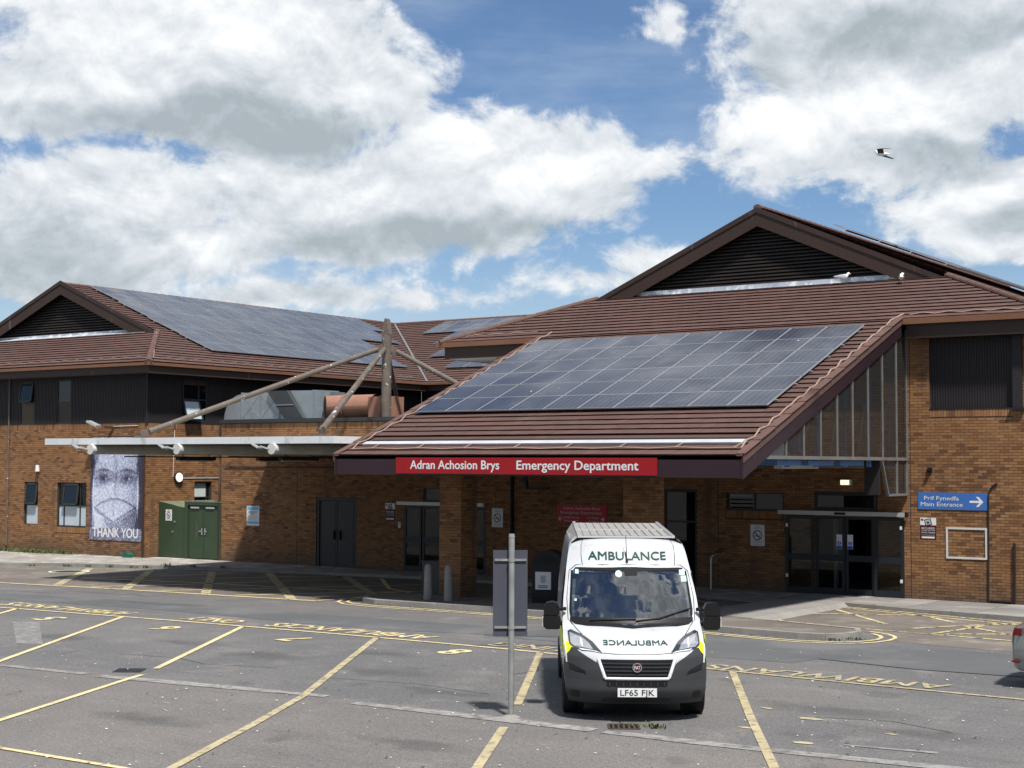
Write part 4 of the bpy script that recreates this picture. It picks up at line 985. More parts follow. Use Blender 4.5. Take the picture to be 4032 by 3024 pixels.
for (p, q) in ((31.6,32.9),(33.3,34.8),(35.2,36.7)): MB().box(AG-.9,AG-.2,p,q,3.58,3.70).build('beam_end', 'blue_steel', pc)
for (p, q) in ((31.0,32.6),(34.0,36.2)): MB().box(AG-1.4,AG-1.2,p,q,3.50,3.58).build('tube_light', 'offwhite', pc)
for (x, y) in ((-14.9,30.4),(-24.9,30.4)): MB().box(x-.1,x+.1,y,y+.15,3.45,3.75).build('beam_end', 'blue_steel', pc)
cable(pc, [(-25.6,PF+.32,MZ(PF+.32)),(-14.75,PF+.32,MZ(PF+.32))], wig=.03, step=.7); cable(pc, [(-14.68,PF+.35,MZ(PF+.35)),(-14.62,ME,MZ(ME)),(-14.5,ME+.3,MZ(ME+.3))], wig=.08, r=.02); cable(pc, [(-25.6,PF+.32,MZ(PF+.32)),(-25.7,ME+.4,MZ(ME+.4))], wig=.08, r=.018)
for x in [-25+i*1.45 for i in range(8)]: MB().bar((x,PF+.32,MZ(PF+.32)+.04),(x+.12,PF+.55,MZ(PF+.55)+.07),.03,.02).build('tape_clip', 'cable', pc)
MB().tube([(-27.16,WB-.06,.1),(-27.16,WB-.06,4.6)], .055, 8).build('downpipe', 'black', mn)
br = MB(); br.bar((-26.45,WB-.5,3.6),(-26.3,WB-.5,2.85),.1,.1); br.bar((-26.05,WB-.5,3.6),(-26.05,WB-.5,2.85),.1,.1); br.bar((-25.55,WB-.5,3.6),(-25.55,WB-.5,2.85),.1,.1); br.bar((-26.35,WB-.5,2.86),(-25.5,WB-.5,2.86),.08,.08); br.build('hanging_bracket', 'cladding', pc)
# red sign on the fascia
sgn = thing('fascia_sign', (-20.2, PF-.03, 3.34), 'long red sign reading Adran Achosion Brys Emergency Department on the porch fascia', 'sign')
MB().box(-23.86,-16.52,PF-.035,PF-.003,3.35,3.74).build('sign_panel', 'red_sign', sgn)
wall_text('Adran Achosion Brys', -23.40, -20.74, 3.465, .205, PF-.040, 'white', sgn, .022); wall_text('Emergency Department', -20.24, -16.98, 3.465, .205, PF-.040, 'white', sgn, .022)
for i in range(9):
    for z in (3.37, 3.72): MB().box(-23.7+i*.87,-23.68+i*.87,PF-.04,PF-.034,z-.008,z+.008).build('screw', 'print_red', sgn)

# ------------------------------------------------------------------ solar arrays
def panel_mesh(w, h):
    f = MB(); f.box(-w/2,w/2,0,h,-.035,0,skip='u'); E_ = .014
    for (a,b,c,d) in ((-w/2,w/2,0,E_),(-w/2,w/2,h-E_,h),(-w/2,-w/2+E_,E_,h-E_),(w/2-E_,w/2,E_,h-E_)): f.face([(a,c,0),(b,c,0),(b,d,0),(a,d,0)])
    f.face([(-w/2+E_,h/2-.010,-.001),(w/2-E_,h/2-.010,-.001),(w/2-E_,h/2+.010,-.001),(-w/2+E_,h/2+.010,-.001)])
    c = []
    for (y0,y1) in ((E_,h/2-.010),(h/2+.010,h-E_)):
        m_ = MB(); m_.face([(-w/2+E_,y0,-.0015),(w/2-E_,y0,-.0015),(w/2-E_,y1,-.0015),(-w/2+E_,y1,-.0015)]); me = m_.mesh('cell_sheet'); me.materials.append(MATS['solar_cells']); c.append(me)
    fm = f.mesh('solar_panel'); fm.materials.append(MATS['solar_frame']); return fm, c
PMF, PMC = panel_mesh(1.012, 2.08)
def array(root, M, rows, dv, lift=.13):
    for r, (u0, n) in enumerate(rows):
        for i in range(n):
            T = M @ Matrix.Translation((u0+i*1.03+.515, r*dv, lift))
            o = put('solar_panel', PMF, root, T)
            for c in PMC: put('cell_sheet', c, o, T)
        a, b = u0, u0+n*1.03
        for v in (.45, 1.6):
            MB().mbox(M @ Matrix.Translation(((a+b)/2, r*dv+v, lift-.065)), (b-a)/2+.06, .02, .025).build('mounting_rail', 'steel', root)
Mp = frame((0,32.14,MZ(32.14)),(1,0,0),(0,1,S))
ar1 = thing('solar_array', (-20.3, 32.1, 4.9), 'solar panel array in three rows on the porch roof', 'solar panels')
array(ar1, Mp, [(-25.45,10)]*3, 2.11)
ar2 = thing('solar_array', (-44.1, 49, 7.9), 'solar panel array in four rows on the left wing roof', 'solar panels')
array(ar2, frame((-44.1,0,EZ+S*1.7),(0,1,0),(-1,0,S)), [(42.75,12),(42.85,13),(43.0,16),(43.2,17)], 2.13)
for (u0, n, b, lbl) in ((-48.45,9,61.75,'upper solar panel row on the rear wing roof'), (-46.2,7,59.75,'middle solar panel row on the rear wing roof'), (-44.85,5,57.73,'short solar panel row above the lowest on the rear wing roof'), (-42.6,4,55.93,'lowest solar panel row on the rear wing roof')):
    ax = thing('solar_array', (u0+2, b, EZ+S*(b-REB)), lbl, 'solar panels', 'solar panel rows on the rear wing roof')
    if n > 6: array(ax, frame((0,b,EZ+S*(b-REB)),(1,0,0),(0,1,S)), [(u0,n)], 2.1)
    else:
        M_ = frame((0,b,EZ+S*(b-REB)),(1,0,0),(0,1,S)) @ Matrix.Diagonal((1.05,.5,1,1))
        array(ax, M_, [(u0/1.05,n)], 2.1)
ar3 = thing('solar_array', (-16, 44, 9.6), 'silver edged solar array on the far slope behind the main gable', 'solar panels')
array(ar3, MRR, [(46.0,18)], 2.11, .16)
M4 = frame((RE-4.2,0,MZ(ME)+kR*4.2),(0,1,0),(-1,0,kR)); array(ar3, M4, [(44.2,20),(44.0,20)], 2.13, .27)

# ------------------------------------------------------------------ flat canopy with mast
cn = thing('flat_canopy', (-31.6, 34, 4.1), 'white edged flat canopy hung by rusty stays from a mast', 'canopy')
A0, A1, B0, B1 = -37.33, -25.96, 29.45, 39.19
MB().box(A0,A1,B0,B0+.08,4.10,4.285).build('edge_trim', 'white_metal', cn); MB().box(A0,A0+.08,B0+.081,B1,4.101,4.284).build('edge_trim', 'white_metal', cn); MB().box(A1-.08,A1,B0+.081,B1,4.101,4.284).build('edge_trim', 'white_metal', cn)
MB().box(A0+.081,A1-.081,B0+.081,B1,4.14,4.25).build('deck', 'canopy_under', cn)
for i, a in enumerate((-35.2,-31.62,-28.05)):
    tb = MB().tube([(a,B0+.05,3.97),(a,B1-.01,3.97)], .15, 18).build('beam', 'grey_tube', cn, True)
    ec = MB().tube([(a,B0-.09,3.96),(a,B0+.04,3.96)], .145, 18).build('end_cap', 'offwhite', tb, True)
    MB().bar((a-.08,B0-.1,3.96),(a-.30,B0-.2,4.03),.04,.04).build('lamp_arm', 'alu', tb); M_ = Matrix.Translation((a-.40,B0-.22,4.02)) @ Matrix.Rotation(R(25),4,'Y') @ Matrix.Rotation(R(-15),4,'X')
    MB().mbox(M_, .13, .10, .022).build('floodlight', 'alu', tb)
for (a, b0, b1) in ((-34.4,32.0,33.5),(-34.2,35.2,36.7),(-30.2,32.0,33.5),(-30.0,35.2,36.7),(-27.2,32.2,33.7),(-33.0,38.2,38.9)):
    fx = MB(); fx.box(a-.09,a+.09,b0,b1,3.66,3.74); fx.box(a-.01,a+.01,b0+.2,b0+.22,3.74,4.13); fx.box(a-.01,a+.01,b1-.22,b1-.2,3.74,4.13); fx = fx.build('tube_light', 'cladding', cn); MB().box(a-.05,a+.05,b0+.05,b1-.05,3.635,3.66).build('diffuser', 'offwhite', fx)
for a in (-34.4,-30.2,-27.2): MB().bar((a,B0+.5,3.76),(a,B1-.3,3.76),.035,.035).build('conduit', 'cladding', cn)
MX, MY = -32.62, 39.62
ms = MB().tube([(MX,MY,4.95),(MX,MY,7.9)], .165, 18).build('mast', 'rust_tube', cn, True)
tp = MB(); tp.prism([(MX-.165,7.9),(MX+.165,7.9),(MX+.05,8.42),(MX-.02,8.45)], 1, MY-.10, MY+.10); tp.build('mast_top', 'rust_tube', cn)
for (p, r_) in (((-35.4,31.4,4.42),.085),((-28.2,31.4,4.42),.085),((-28.3,41.3,5.1),.085),((-35.5,44.0,5.1),.07)):
    p = Vector(p); q = Vector((MX,MY,7.52)); d = (q-p).normalized()
    s_ = MB().tube([p+d*.35, q-d*.4], r_, 12).build('stay', 'rust_tube', cn, True)
    for e in (p+d*.02, q-d*.15): MB().bar(e, e+d*.38 if (e-p).length < 1 else e-d*.35, .04, .2).build('stay_clevis', 'rust_tube', s_)
    MB().tube([p+d*.3,p+d*.42], r_*1.25, 12).build('stay_collar', 'rust_tube', s_); MB().box(p.x-.12,p.x+.12,p.y-.12,p.y+.12,p.z-.16,p.z-.02).build('stay_foot', 'rust_tube', s_)
# ------------------------------------------------------------------ roof plant
dt = thing('air_duct', (-38.7, 41.1, 5.1), 'galvanised rectangular air duct with black louvre behind the parapet', 'duct')
y0, y1 = 40.75, 41.6
qd = [(-40.45,5.17)] + [(-40.45-.93*math.sin(t), 5.17+.95*math.cos(t)) for t in [R(a) for a in (0,15,30,45,60,75,90)]]
MB().prism([(-40.45,5.17),(-41.38,5.17),*[(-40.45-.93*math.cos(R(a)), 5.17+.96*math.sin(R(a))) for a in (15,30,45,60,75,90)]], 1, y0+.02, y1).build('bend', 'galv', dt)
x = -40.44
for i, w in enumerate((.95,.95,.5)):
    m_ = MB(); m_.box(x,x+w-.015,y0,y1,5.17,6.13+.02*i); xm = x+w/2
    for (p,q) in (((x,5.17),(xm,5.65)),((x+w,5.17),(xm,5.65)),((x,6.13),(xm,5.65)),((x+w,6.13),(xm,5.65))): m_.bar((p[0],y0-.003,p[1]),(q[0],y0-.003,q[1]),.014,.014,(0,1,0))
    m_.build('duct_section', 'galv', dt); MB().box(x-.02,x+.015,y0-.03,y1+.02,5.15,6.18).build('flange', 'galv', dt); x += w
MB().prism([(-39.05,6.2),(-38.07,6.2),(-37.28,5.2),(-38.2,5.2)], 1, y0-.14, y0-.02).build('louvre', 'dark_mesh', dt); MB().bar((-38.68,y0-.15,5.68),(-37.72,y0-.15,5.68),.02,.03).build('louvre_bar', 'galv', dt)
MB().prism([(-38.04,6.2),(-36.9,6.18),(-36.9,5.18),(-37.26,5.18)], 1, y0-.02, y1).build('duct_section', 'galv', dt); MB().box(-36.88,-36.5,y0-.01,y1,5.18,6.16).build('duct_section', 'galv', dt); MB().box(-36.48,-36.15,y0+.01,y1,5.18,6.12).build('duct_section', 'galv', dt); MB().box(-36.92,-36.86,y0-.04,y1+.02,5.16,6.2).build('flange', 'galv', dt); MB().box(-36.52,-36.46,y0-.04,y1+.02,5.16,6.18).build('flange', 'galv', dt)
td = thing('extract_duct', (-34.5, 41, 5.1), 'terracotta painted round duct with slanted open end behind the parapet', 'duct')
yc, zc, rr = 40.3, 5.55, .40
rows = [[(x_-k*math.cos(R(t))*-1, yc-rr*math.cos(R(t)), zc+rr*math.sin(R(t))) for t in range(0,361,15)] for (x_, k) in ((-35.95,.42),(-33.6,0))]
tm = MB(); tm.grid(rows); tm.build('pipe', 'terracotta', td, True)
mo = MB(); mo.face([(p[0]-.004,yc+(p[1]-yc)*.97,zc+(p[2]-zc)*.97) for p in rows[0][:-1]]); mo.build('open_end', 'black', td)
for x_ in (-35.0,-34.92): MB().tube([(x_,yc,zc),(x_+.04,yc,zc)], rr+.03, 24).build('pipe_band', 'terracotta', td)
MB().box(-33.62,-32.75,yc-.42,yc+.42,5.12,5.85).build('duct_box', 'terracotta', td); MB().box(-33.1,-33.06,yc-.45,yc+.45,5.1,5.88).build('box_flange', 'terracotta', td)

# ------------------------------------------------------------------ green kiosk in the corner
kk = thing('utility_kiosk', (-42.536, 39.3, .1), 'dark green metal enclosure with double doors in the brick corner', 'enclosure')
KF = 39.24
MB().box(-43.190,-41.677,KF,40.6,.05,1.92).build('side_cabinet', 'kiosk_green', kk)
mb = MB(); mb.prism([(-43.190,1.921),(-41.698,1.921),(-42.945,2.13),(-43.190,2.14)], 1, KF+.0, KF+.03); mb.build('dented_panel', 'kiosk_green', kk)
mb = MB(); mb.face([(-43.190,KF,2.145),(-41.687,KF,1.93),(-41.687,40.6,2.15),(-43.190,40.6,2.15)]); mb.build('sloping_top', 'kiosk_top', kk)
MB().box(-41.667,-39.877,KF+.02,40.6,.05,2.15).build('cabinet', 'kiosk_green', kk); MB().box(-41.698,-39.837,KF-.10,40.62,2.151,2.20).build('cabinet_top', 'kiosk_top', kk)
mb = MB(); mb.box(-41.687,-41.534,KF-.09,KF+.019,.1,2.15); mb.box(-39.939,-39.847,KF-.09,KF+.019,.1,2.15); mb.box(-41.533,-39.940,KF-.09,KF+.019,2.05,2.15); mb.build('door_frame', 'kiosk_green', kk)
for (a,b,hx) in ((-41.514,-40.757,-40.828),(-40.736,-39.959,-40.665)):
    d_ = MB().box(a,b,KF-.03,KF+.018,.14,2.04).build('door', 'kiosk_green', kk)
    MB().box(hx-.022,hx+.022,KF-.05,KF-.031,.98,1.22).build('handle_plate', 'steel', d_); MB().box(hx-(.11 if hx < -40.747 else -.0),hx+(.0 if hx < -40.747 else .11),KF-.09,KF-.06,1.10,1.13).build('handle', 'steel', d_)
    MB().box(a+.12,a+.55,KF-.07,KF-.031,1.93,1.99).build('door_closer', 'alu', d_)
for (x_,z_) in ((-42.280,1.42),(-42.383,1.05)): MB().tube([(x_,KF-.03,z_),(x_,KF,z_)], .03, 8).build('lock', 'steel', kk)

# ------------------------------------------------------------------ signs and fittings on the walls
def nosmoke(name, a0, a1, z0, z1, b, label, b_off=0.):
    t = thing(name, ((a0+a1)/2, b, z0), label, 'sign', 'white no smoking signs')
    MB().box(a0,a1,b-.012,b-.002,z0,z1).build('board', 'white', t)
    w = a1-a0; cx_, cz = (a0+a1)/2, z0+(z1-z0)*.50; r = w*.33
    def ring(r0, r1, mat, nm):
        m_ = MB(); n = 28
        for i in range(n):
            t0, t1 = 2*math.pi*i/n, 2*math.pi*(i+1)/n
            m_.face([(cx_+r1*math.cos(t0),b-.016,cz+r1*math.sin(t0)),(cx_+r1*math.cos(t1),b-.016,cz+r1*math.sin(t1)),(cx_+r0*math.cos(t1),b-.016,cz+r0*math.sin(t1)),(cx_+r0*math.cos(t0),b-.016,cz+r0*math.sin(t0))])
        m_.build(nm, mat, t)
    ring(r*.82, r, 'print_maroon', 'ban_ring')
    MB().bar((cx_-r*.62,b-.018,cz+r*.62),(cx_+r*.62,b-.018,cz-r*.62),.004,r*.17,(0,0,1)).build('ban_bar', 'print_maroon', t)
    m_ = MB(); m_.box(cx_-r*.62,cx_+r*.5,b-.016,b-.0155,cz-r*.22,cz-r*.05); m_.build('cigarette', 'print_dark', t)
    for i, (z_, w_) in enumerate(((.90,.30),(.84,.62),(.80,.50),(.22,.7),(.18,.62),(.08,.66))):
        q = z0+(z1-z0)*z_; MB().box(cx_-w*w_/2,cx_+w*w_/2,b-.016,b-.0155,q-.006,q+.006).build('text_line', 'print_grey' if i else 'print_dark', t)
nosmoke('no_smoking_sign', -19.04, -18.61, 1.33, 1.92, WB, 'no smoking sign on brick between the railing and glass doors')
nosmoke('no_smoking_sign', -27.95, -27.53, 1.61, 2.20, WB, 'no smoking sign on the shaded wall right of the brick column')
nosmoke('no_smoking_sign', -42.76, -42.44, 1.45, 1.86, KF, 'no smoking sign on the green enclosure')
def secured(name, a0, a1, z0, z1, label):
    t = thing(name, ((a0+a1)/2, WB, z0), label, 'sign', 'alarm company signs'); h = z1-z0; w = a1-a0
    MB().box(a0,a1,WB-.012,WB-.002,z0,z1).build('board', 'print_maroon', t); MB().box(a0,a1,WB-.014,WB-.0121,z0+h*.66,z1).build('top_band', 'white', t)
    M_ = Matrix.Translation(((a0+a1)/2+.0,WB-.016,z0+h*.80)) @ Matrix.Rotation(R(-14),4,'Y')
    MB().mbox(M_, w*.21, .001, h*.15).build('badge', 'print_dark', t); MB().mbox(Matrix.Translation((0,-.002,0)) @ M_, w*.16, .001, h*.115).build('badge_face', 'print_grey', t); MB().mbox(Matrix.Translation((0,-.004,-.01)) @ M_, w*.07, .001, h*.045).build('padlock', 'print_dark', t)
    MB().box(a0+w*.05,a0+w*.2,WB-.016,WB-.0145,z0+h*.86,z0+h*.94).build('camera_icon', 'print_dark', t)
    wall_text('SECURED', a0+w*.08, a1-w*.08, z0+h*.475, h*.085, WB-.014, 'white', t, .01); wall_text('ALARM SYSTEMS', a0+w*.08, a1-w*.08, z0+h*.40, h*.045, WB-.014, 'white', t); wall_text('01792 702000', a0+w*.08, a1-w*.08, z0+h*.29, h*.06, WB-.014, 'white', t)
    MB().box(a0+w*.1,a1-w*.1,WB-.015,WB-.013,z0+h*.06,z0+h*.14).build('white_strip', 'white', t); MB().box(a0+w*.1,a1-w*.1,WB-.015,WB-.013,z0+h*.2,z0+h*.215).build('text_line', 'print_grey', t)
secured('alarm_sign', -14.15, -13.72, 1.66, 2.23, 'maroon and white alarm company sign under the blue sign')
secured('alarm_sign', -32.27, -31.86, 1.71, 2.28, 'maroon and white alarm company sign left of shaded automatic doors')
def arrow(t, x0, x1, z, h, b, mat, d=1, name='arrow'):
    """barred arrow pointing along x"""
    m_ = MB(); tip = x1 if d > 0 else x0; tail = x0 if d > 0 else x1; s = 1 if d > 0 else -1; hh = h/2
    m_.box(min(tail,tip-s*.03),max(tail,tip-s*.03),b-.002,b,z-h*.11,z+h*.11)
    for k in (1,-1):
        m_.face([(tip,b-.0021,z),(tip-s*hh*1.0,b-.0021,z+k*hh),(tip-s*hh*1.55,b-.0021,z+k*hh),(tip-s*h*.3,b-.0021,z)])
        m_.face([(tip-s*h*.3,b-.0022,z),(tip-s*hh*1.55,b-.0022,z+k*hh),(tip-s*hh*1.0,b-.0022,z+k*hh),(tip,b-.0022,z)])
    m_.build(name, mat, t)
bs_ = thing('direction_sign', (-13.3, WB, 2.45), 'blue sign reading Prif Fynedfa Main Entrance with white arrow', 'sign')
MB().box(-14.2,-12.37,WB-.025,WB-.004,2.45,2.89).build('board', 'blue_sign', bs_); MB().box(-12.80,-12.794,WB-.0262,WB-.0251,2.45,2.89).build('board_seam', 'print_blue', bs_)
wall_text('Prif Fynedfa', -14.03, -13.11, 2.695, .105, WB-.028, 'white', bs_, .004); wall_text('Main Entrance', -14.12, -13.01, 2.535, .105, WB-.028, 'white', bs_, .004); arrow(bs_, -12.83, -12.47, 2.665, .26, WB-.027, 'white')
rs_ = thing('direction_sign', (-24.6, WB, 1.8), 'dark red emergency department wall sign in the porch shade behind the ambulance', 'sign')
MB().box(-25.5,-23.74,WB-.025,WB-.004,1.80,2.36).build('board', 'dark_red', rs_)
wall_text('Adran Achosion Brys', -25.28, -23.98, 2.22, .085, WB-.028, 'offwhite', rs_, .004); wall_text('Emergency Department', -25.37, -23.92, 2.09, .085, WB-.028, 'offwhite', rs_, .004)
wall_text('Ambiwlansys', -25.27, -24.70, 1.955, .06, WB-.028, 'offwhite', rs_); wall_text('Ambulances', -25.27, -24.74, 1.855, .06, WB-.028, 'offwhite', rs_); wall_text('Cerddwyr', -24.43, -24.0, 1.955, .06, WB-.028, 'offwhite', rs_); wall_text('Patients', -24.36, -24.0, 1.855, .06, WB-.028, 'offwhite', rs_)
arrow(rs_, -25.46, -25.31, 1.94, .14, WB-.027, 'offwhite', -1); arrow(rs_, -23.95, -23.8, 1.94, .14, WB-.027, 'offwhite')
ab = thing('notice_board', (-38.28, WB, 1.38), 'white and sky blue ambulances only notice on the link block wall', 'sign')
MB().box(-38.58,-37.97,WB-.02,WB-.004,1.38,2.07).build('board', 'white', ab); MB().box(-38.55,-38.0,WB-.022,WB-.0201,1.93,2.05).build('band', 'print_sky', ab); MB().box(-38.55,-38.0,WB-.022,WB-.0201,1.45,1.53).build('band', 'print_sky', ab)
wall_text('AMBULANCES', -38.49, -38.07, 1.84, .045, WB-.023, 'print_dark', ab, .012); wall_text('ONLY', -38.37, -38.19, 1.775, .045, WB-.023, 'print_dark', ab, .012)
for i in range(4): MB().box(-38.52,-38.03+(.0 if i % 2 else -.05),WB-.022,WB-.0205,1.71-.045*i,1.722-.045*i).build('text_line', 'print_grey', ab)
for i, a in enumerate((-16.48,-16.17)):
    t = thing('door_sticker', (a+.08, WB, 1.33), 'white and blue keep clear notice on the %s of the two middle door leaves' % ('left' if i == 0 else 'right'), 'sign', 'notices on the automatic doors')
    MB().box(a,a+.155,WB-.012,WB-.003,1.33,1.72).build('sheet', 'white', t); MB().box(a+.005,a+.15,WB-.014,WB-.0121,1.335,1.42).build('blue_block', 'print_blue', t)
    MB().tube([(a+.077,WB-.016,1.49),(a+.077,WB-.0125,1.49)], .055, 20).build('blue_disc', 'print_blue', t); MB().box(a+.068,a+.086,WB-.0175,WB-.0162,1.45,1.535).build('mark', 'white', t)
    for k in range(4): MB().box(a+.03,a+.125,WB-.014,WB-.0125,1.585+.033*k,1.593+.033*k).build('text_line', 'print_grey', t)
# large mosaic banner with a generic masked face
bn = thing('banner', (-44.75, WLB, .68), 'large blue grey photo mosaic banner of a masked face on the left wing', 'banner')
def face_tone(u, v):
    """u 0..1 across, v 0..1 up; plain generic face in a surgical mask, lit from the left"""
    n = random.uniform(-.17, .17)
    du = u-.49; sm = lambda a, b, x: max(0., min(1., (x-a)/(b-a)))
    t = .70-.12*sm(.1, .45, du)
    t -= .45*sm(.41, .45, abs(du)+.025*math.sin(v*11))        # hair and background at the sides
    t += .35*math.exp(-((abs(du)-.43)/.012)**2)*sm(.75, .6, v)  # mask straps
    for ex, k in ((.26, 1.), (.71, .9)):
        t -= .40*k*math.exp(-((u-ex)/.16)**2-((v-.605)/.055)**2)
        t += .38*math.exp(-((u-ex-.04)/.03)**2-((v-.60)/.012)**2)
        t -= .30*math.exp(-((u-ex)/.035)**2-((v-.60)/.016)**2)
        t -= .34*math.exp(-((u-ex)/.15)**2-((v-.685+.9*(u-ex)**2)/.014)**2)
    t -= .10*math.exp(-((u-.49)/.03)**2)*sm(.50, .56, v)
    mask = sm(.535, .52, v-.03*math.cos(du*7))*sm(.43, .40, abs(du))
    t += mask*(.10-.08*sm(0, .4, du))
    t -= .16*math.exp(-((du-.0)/.02)**2)*sm(.56, .5, v)*sm(.40, .44, v)
    top = .40-.55*du*du
    t -= .33*math.exp(-((v-top)/.010)**2)*sm(.43, .36, abs(du))
    t -= .16*math.exp(-((du+.03)/.018)**2)*sm(.40, .36, v)*sm(.2, .26, v)
    low = .17+.36*abs(du+.03)
    t -= .30*math.exp(-((v-low)/.014)**2)*sm(.42, .38, abs(du))
    if v < low-.02: t -= .24-.3*sm(.1, .3, -du)
    if v < .125: t = .45
    return min(.97, max(.04, .62+(t-.60)*1.35+n))
NX, NY = 56, 76
mb = MB(); aw, zh = -43.31+46.18, 4.52-.68
for i in range(NX):
    for j in range(NY):
        u0_, v0_ = i/NX, j/NY; x0, x1 = -46.18+aw*u0_, -46.18+aw*(i+1)/NX; z0, z1 = .68+zh*v0_, .68+zh*(j+1)/NY
        mb.face([(x0,WLB-.032,z0),(x1,WLB-.032,z0),(x1,WLB-.032,z1),(x0,WLB-.032,z1)], face_tone(u0_+.5/NX, v0_+.5/NY))
mb.face([(-46.18,WLB-.031,.68),(-46.18,WLB-.031,4.52),(-43.31,WLB-.031,4.52),(-43.31,WLB-.031,.68)], .5)
pm('mosaic', (.5,.5,.5), .6, var=.2, vs=11, fine=.15, fs=26, attr=[(0,(.025,.022,.04)),(.3,(.10,.095,.15)),(.55,(.25,.27,.38)),(.8,(.45,.49,.63)),(1,(.64,.67,.76))])
mb.build('printed_sheet', 'mosaic', bn); wall_text('THANK YOU', -46.0, -43.5, .80, .34, WLB-.036, 'white', bn, .03)
MB().box(-46.19,-43.30,WLB-.030,WLB-.008,4.52,4.56).build('top_batten', 'cladding', bn)
# lamps, boxes, cables
def single(name, mb, mat, label, cat, smooth=False): return tag(mb.build(name, mat, None, smooth), label, cat)
t = thing('wall_lamp', (-45.1, WLB, 4.9), 'grey floodlight on an arm below the left wing cladding', 'lamp')
M_ = Matrix.Translation((-45.5,WLB-.5,5.02)) @ Matrix.Rotation(R(18),4,'Y'); MB().mbox(M_, .3,.12,.04).build('head', 'alu', t); MB().bar((-45.15,WLB-.3,4.9),(-44.95,WLB-.01,4.88),.08,.08).build('arm', 'fascia_brown', t); MB().tube([(-44.95,WLB-.02,4.93),(-43.6,WLB-.02,4.95)], .014, 5).build('cable', 'offwhite', t)
t = thing('wall_lamp', (-49.2, WLB, 3.2), 'small white sensor lamp above the left ground floor windows', 'lamp'); MB().tube([(-49.22,WLB-.10,3.22),(-49.23,WLB-.10,3.47)], [.085,.065], 12).build('housing', 'white', t); MB().box(-49.26,-49.2,WLB-.06,WLB-.005,3.26,3.4).build('bracket', 'alu', t)
t = thing('wall_lamp', (WAX, 40.15, 3.0), 'round cream bulkhead lamp above the green enclosure', 'lamp'); MB().tube([(WAX+.005,40.15,3.03),(WAX+.09,40.15,3.03)], .21, 24).build('rim', 'cladding', t); MB().tube([(WAX+.06,40.15,3.03),(WAX+.12,40.15,3.03)], [.185,.16], 24).build('diffuser', 'lamp_disc', t)
MB().tube([(WAX+.02,40.15,3.0),(WAX+.02,42.3,3.0)], .015, 5).build('conduit', 'offwhite', t); MB().tube([(WAX+.02,39.9,3.05),(WAX+.02,39.95,4.8)], .012, 5).build('conduit', 'offwhite', t)
t = thing('wall_lamp', (-16.2, WB, 3.05), 'lit rectangular bulkhead light above the right hand doors', 'lamp'); MB().box(-16.33,-16.02,WB-.11,WB-.01,3.05,3.21).build('housing', 'offwhite', t); MB().box(-16.31,-16.07,WB-.125,WB-.111,3.07,3.19).build('diffuser', 'lamp_lit', t)
t = thing('security_camera', (-13.87, WB, 3.5), 'small black camera on brick above the blue sign', 'camera'); MB().box(-13.93,-13.81,WB-.06,WB-.005,3.42,3.54).build('base', 'bin_black', t); MB().tube([(-13.87,WB-.05,3.47),(-13.87,WB-.14,3.45)], .045, 10).build('lens', 'bin_black', t)
t = thing('security_camera', (-27.4, WB, 3.15), 'white bullet camera hanging under the porch fascia', 'camera'); MB().tube([(-26.9,36.0,3.5),(-26.9,36.0,3.34)], .03, 8).build('bracket', 'offwhite', t); MB().tube([(-26.85,36.0,3.3),(-27.15,35.8,3.2)], .05, 10).build('housing', 'offwhite', t)
t = thing('notice_holder', (-12.93, WB, 1.19), 'empty pale metal frame fixed to the brick wall', 'frame')
for (a,b,c,d) in ((-13.46,-12.39,1.95,2.0),(-13.46,-12.39,1.19,1.24),(-13.46,-13.41,1.24,1.95),(-12.44,-12.39,1.24,1.95)): MB().box(a,b,WB-.03,WB-.009,c,d).build('rail', 'offwhite', t)
single('wall_cable', MB().tube([(-12.37,WB-.03,.1),(-12.355,WB-.03,1.5),(-12.34,WB-.03,2.85),(-12.29,WB-.03,3.0),(-12.2,WB-.03,3.1),(-12.11,WB-.04,3.14)], .022, 6), 'cable_black', 'black cable running up the wall right of the blue sign', 'cable')
single('hoop_pipe', MB().tube([(-12.33,WB-.04,.16),(-11.7,WB-.05,.16),(-11.69,WB-.05,1.64)], .035, 8), 'cable_black', 'black square pipe against the wall at the right edge', 'pipe')
single('wall_conduit', MB().tube([(-17.9,WB-.03,3.95),(-17.88,WB-.03,3.58),(-17.8,WB-.03,3.55),(-14.8,WB-.03,3.55)], .022, 6), 'alu', 'thin grey conduit on brick above the right hand doors', 'conduit')
t = thing('entry_pad', (-31.65, WB, 1.6), 'small grey intercom beside shaded automatic doors', 'intercom'); MB().box(-31.7,-31.6,WB-.04,WB-.005,1.48,1.68).build('case', 'alu', t); MB().box(-31.67,-31.63,WB-.044,WB-.0401,1.6,1.65).build('screen', 'print_dark', t)
single('bait_box', MB().prism([(-43.95,.11),(-43.6,.11),(-43.6,.20),(-43.68,.27),(-43.88,.27),(-43.95,.2)], 1, 38.22, 38.48), 'bait_green', 'small dark green bait box on the pavement by the wing corner', 'box')
hr = thing('handrail', (-20.1, 38.6, .1), 'chrome hoop handrail on the paving left of the glass doors', 'handrail')
MB().tube([(-19.95,38.55,.1),(-19.95,38.55,.98),(-19.93,38.6,1.05),(-19.9,38.75,1.08),(-19.88,39.19,1.08)], .022, 8).build('rail', 'steel', hr)
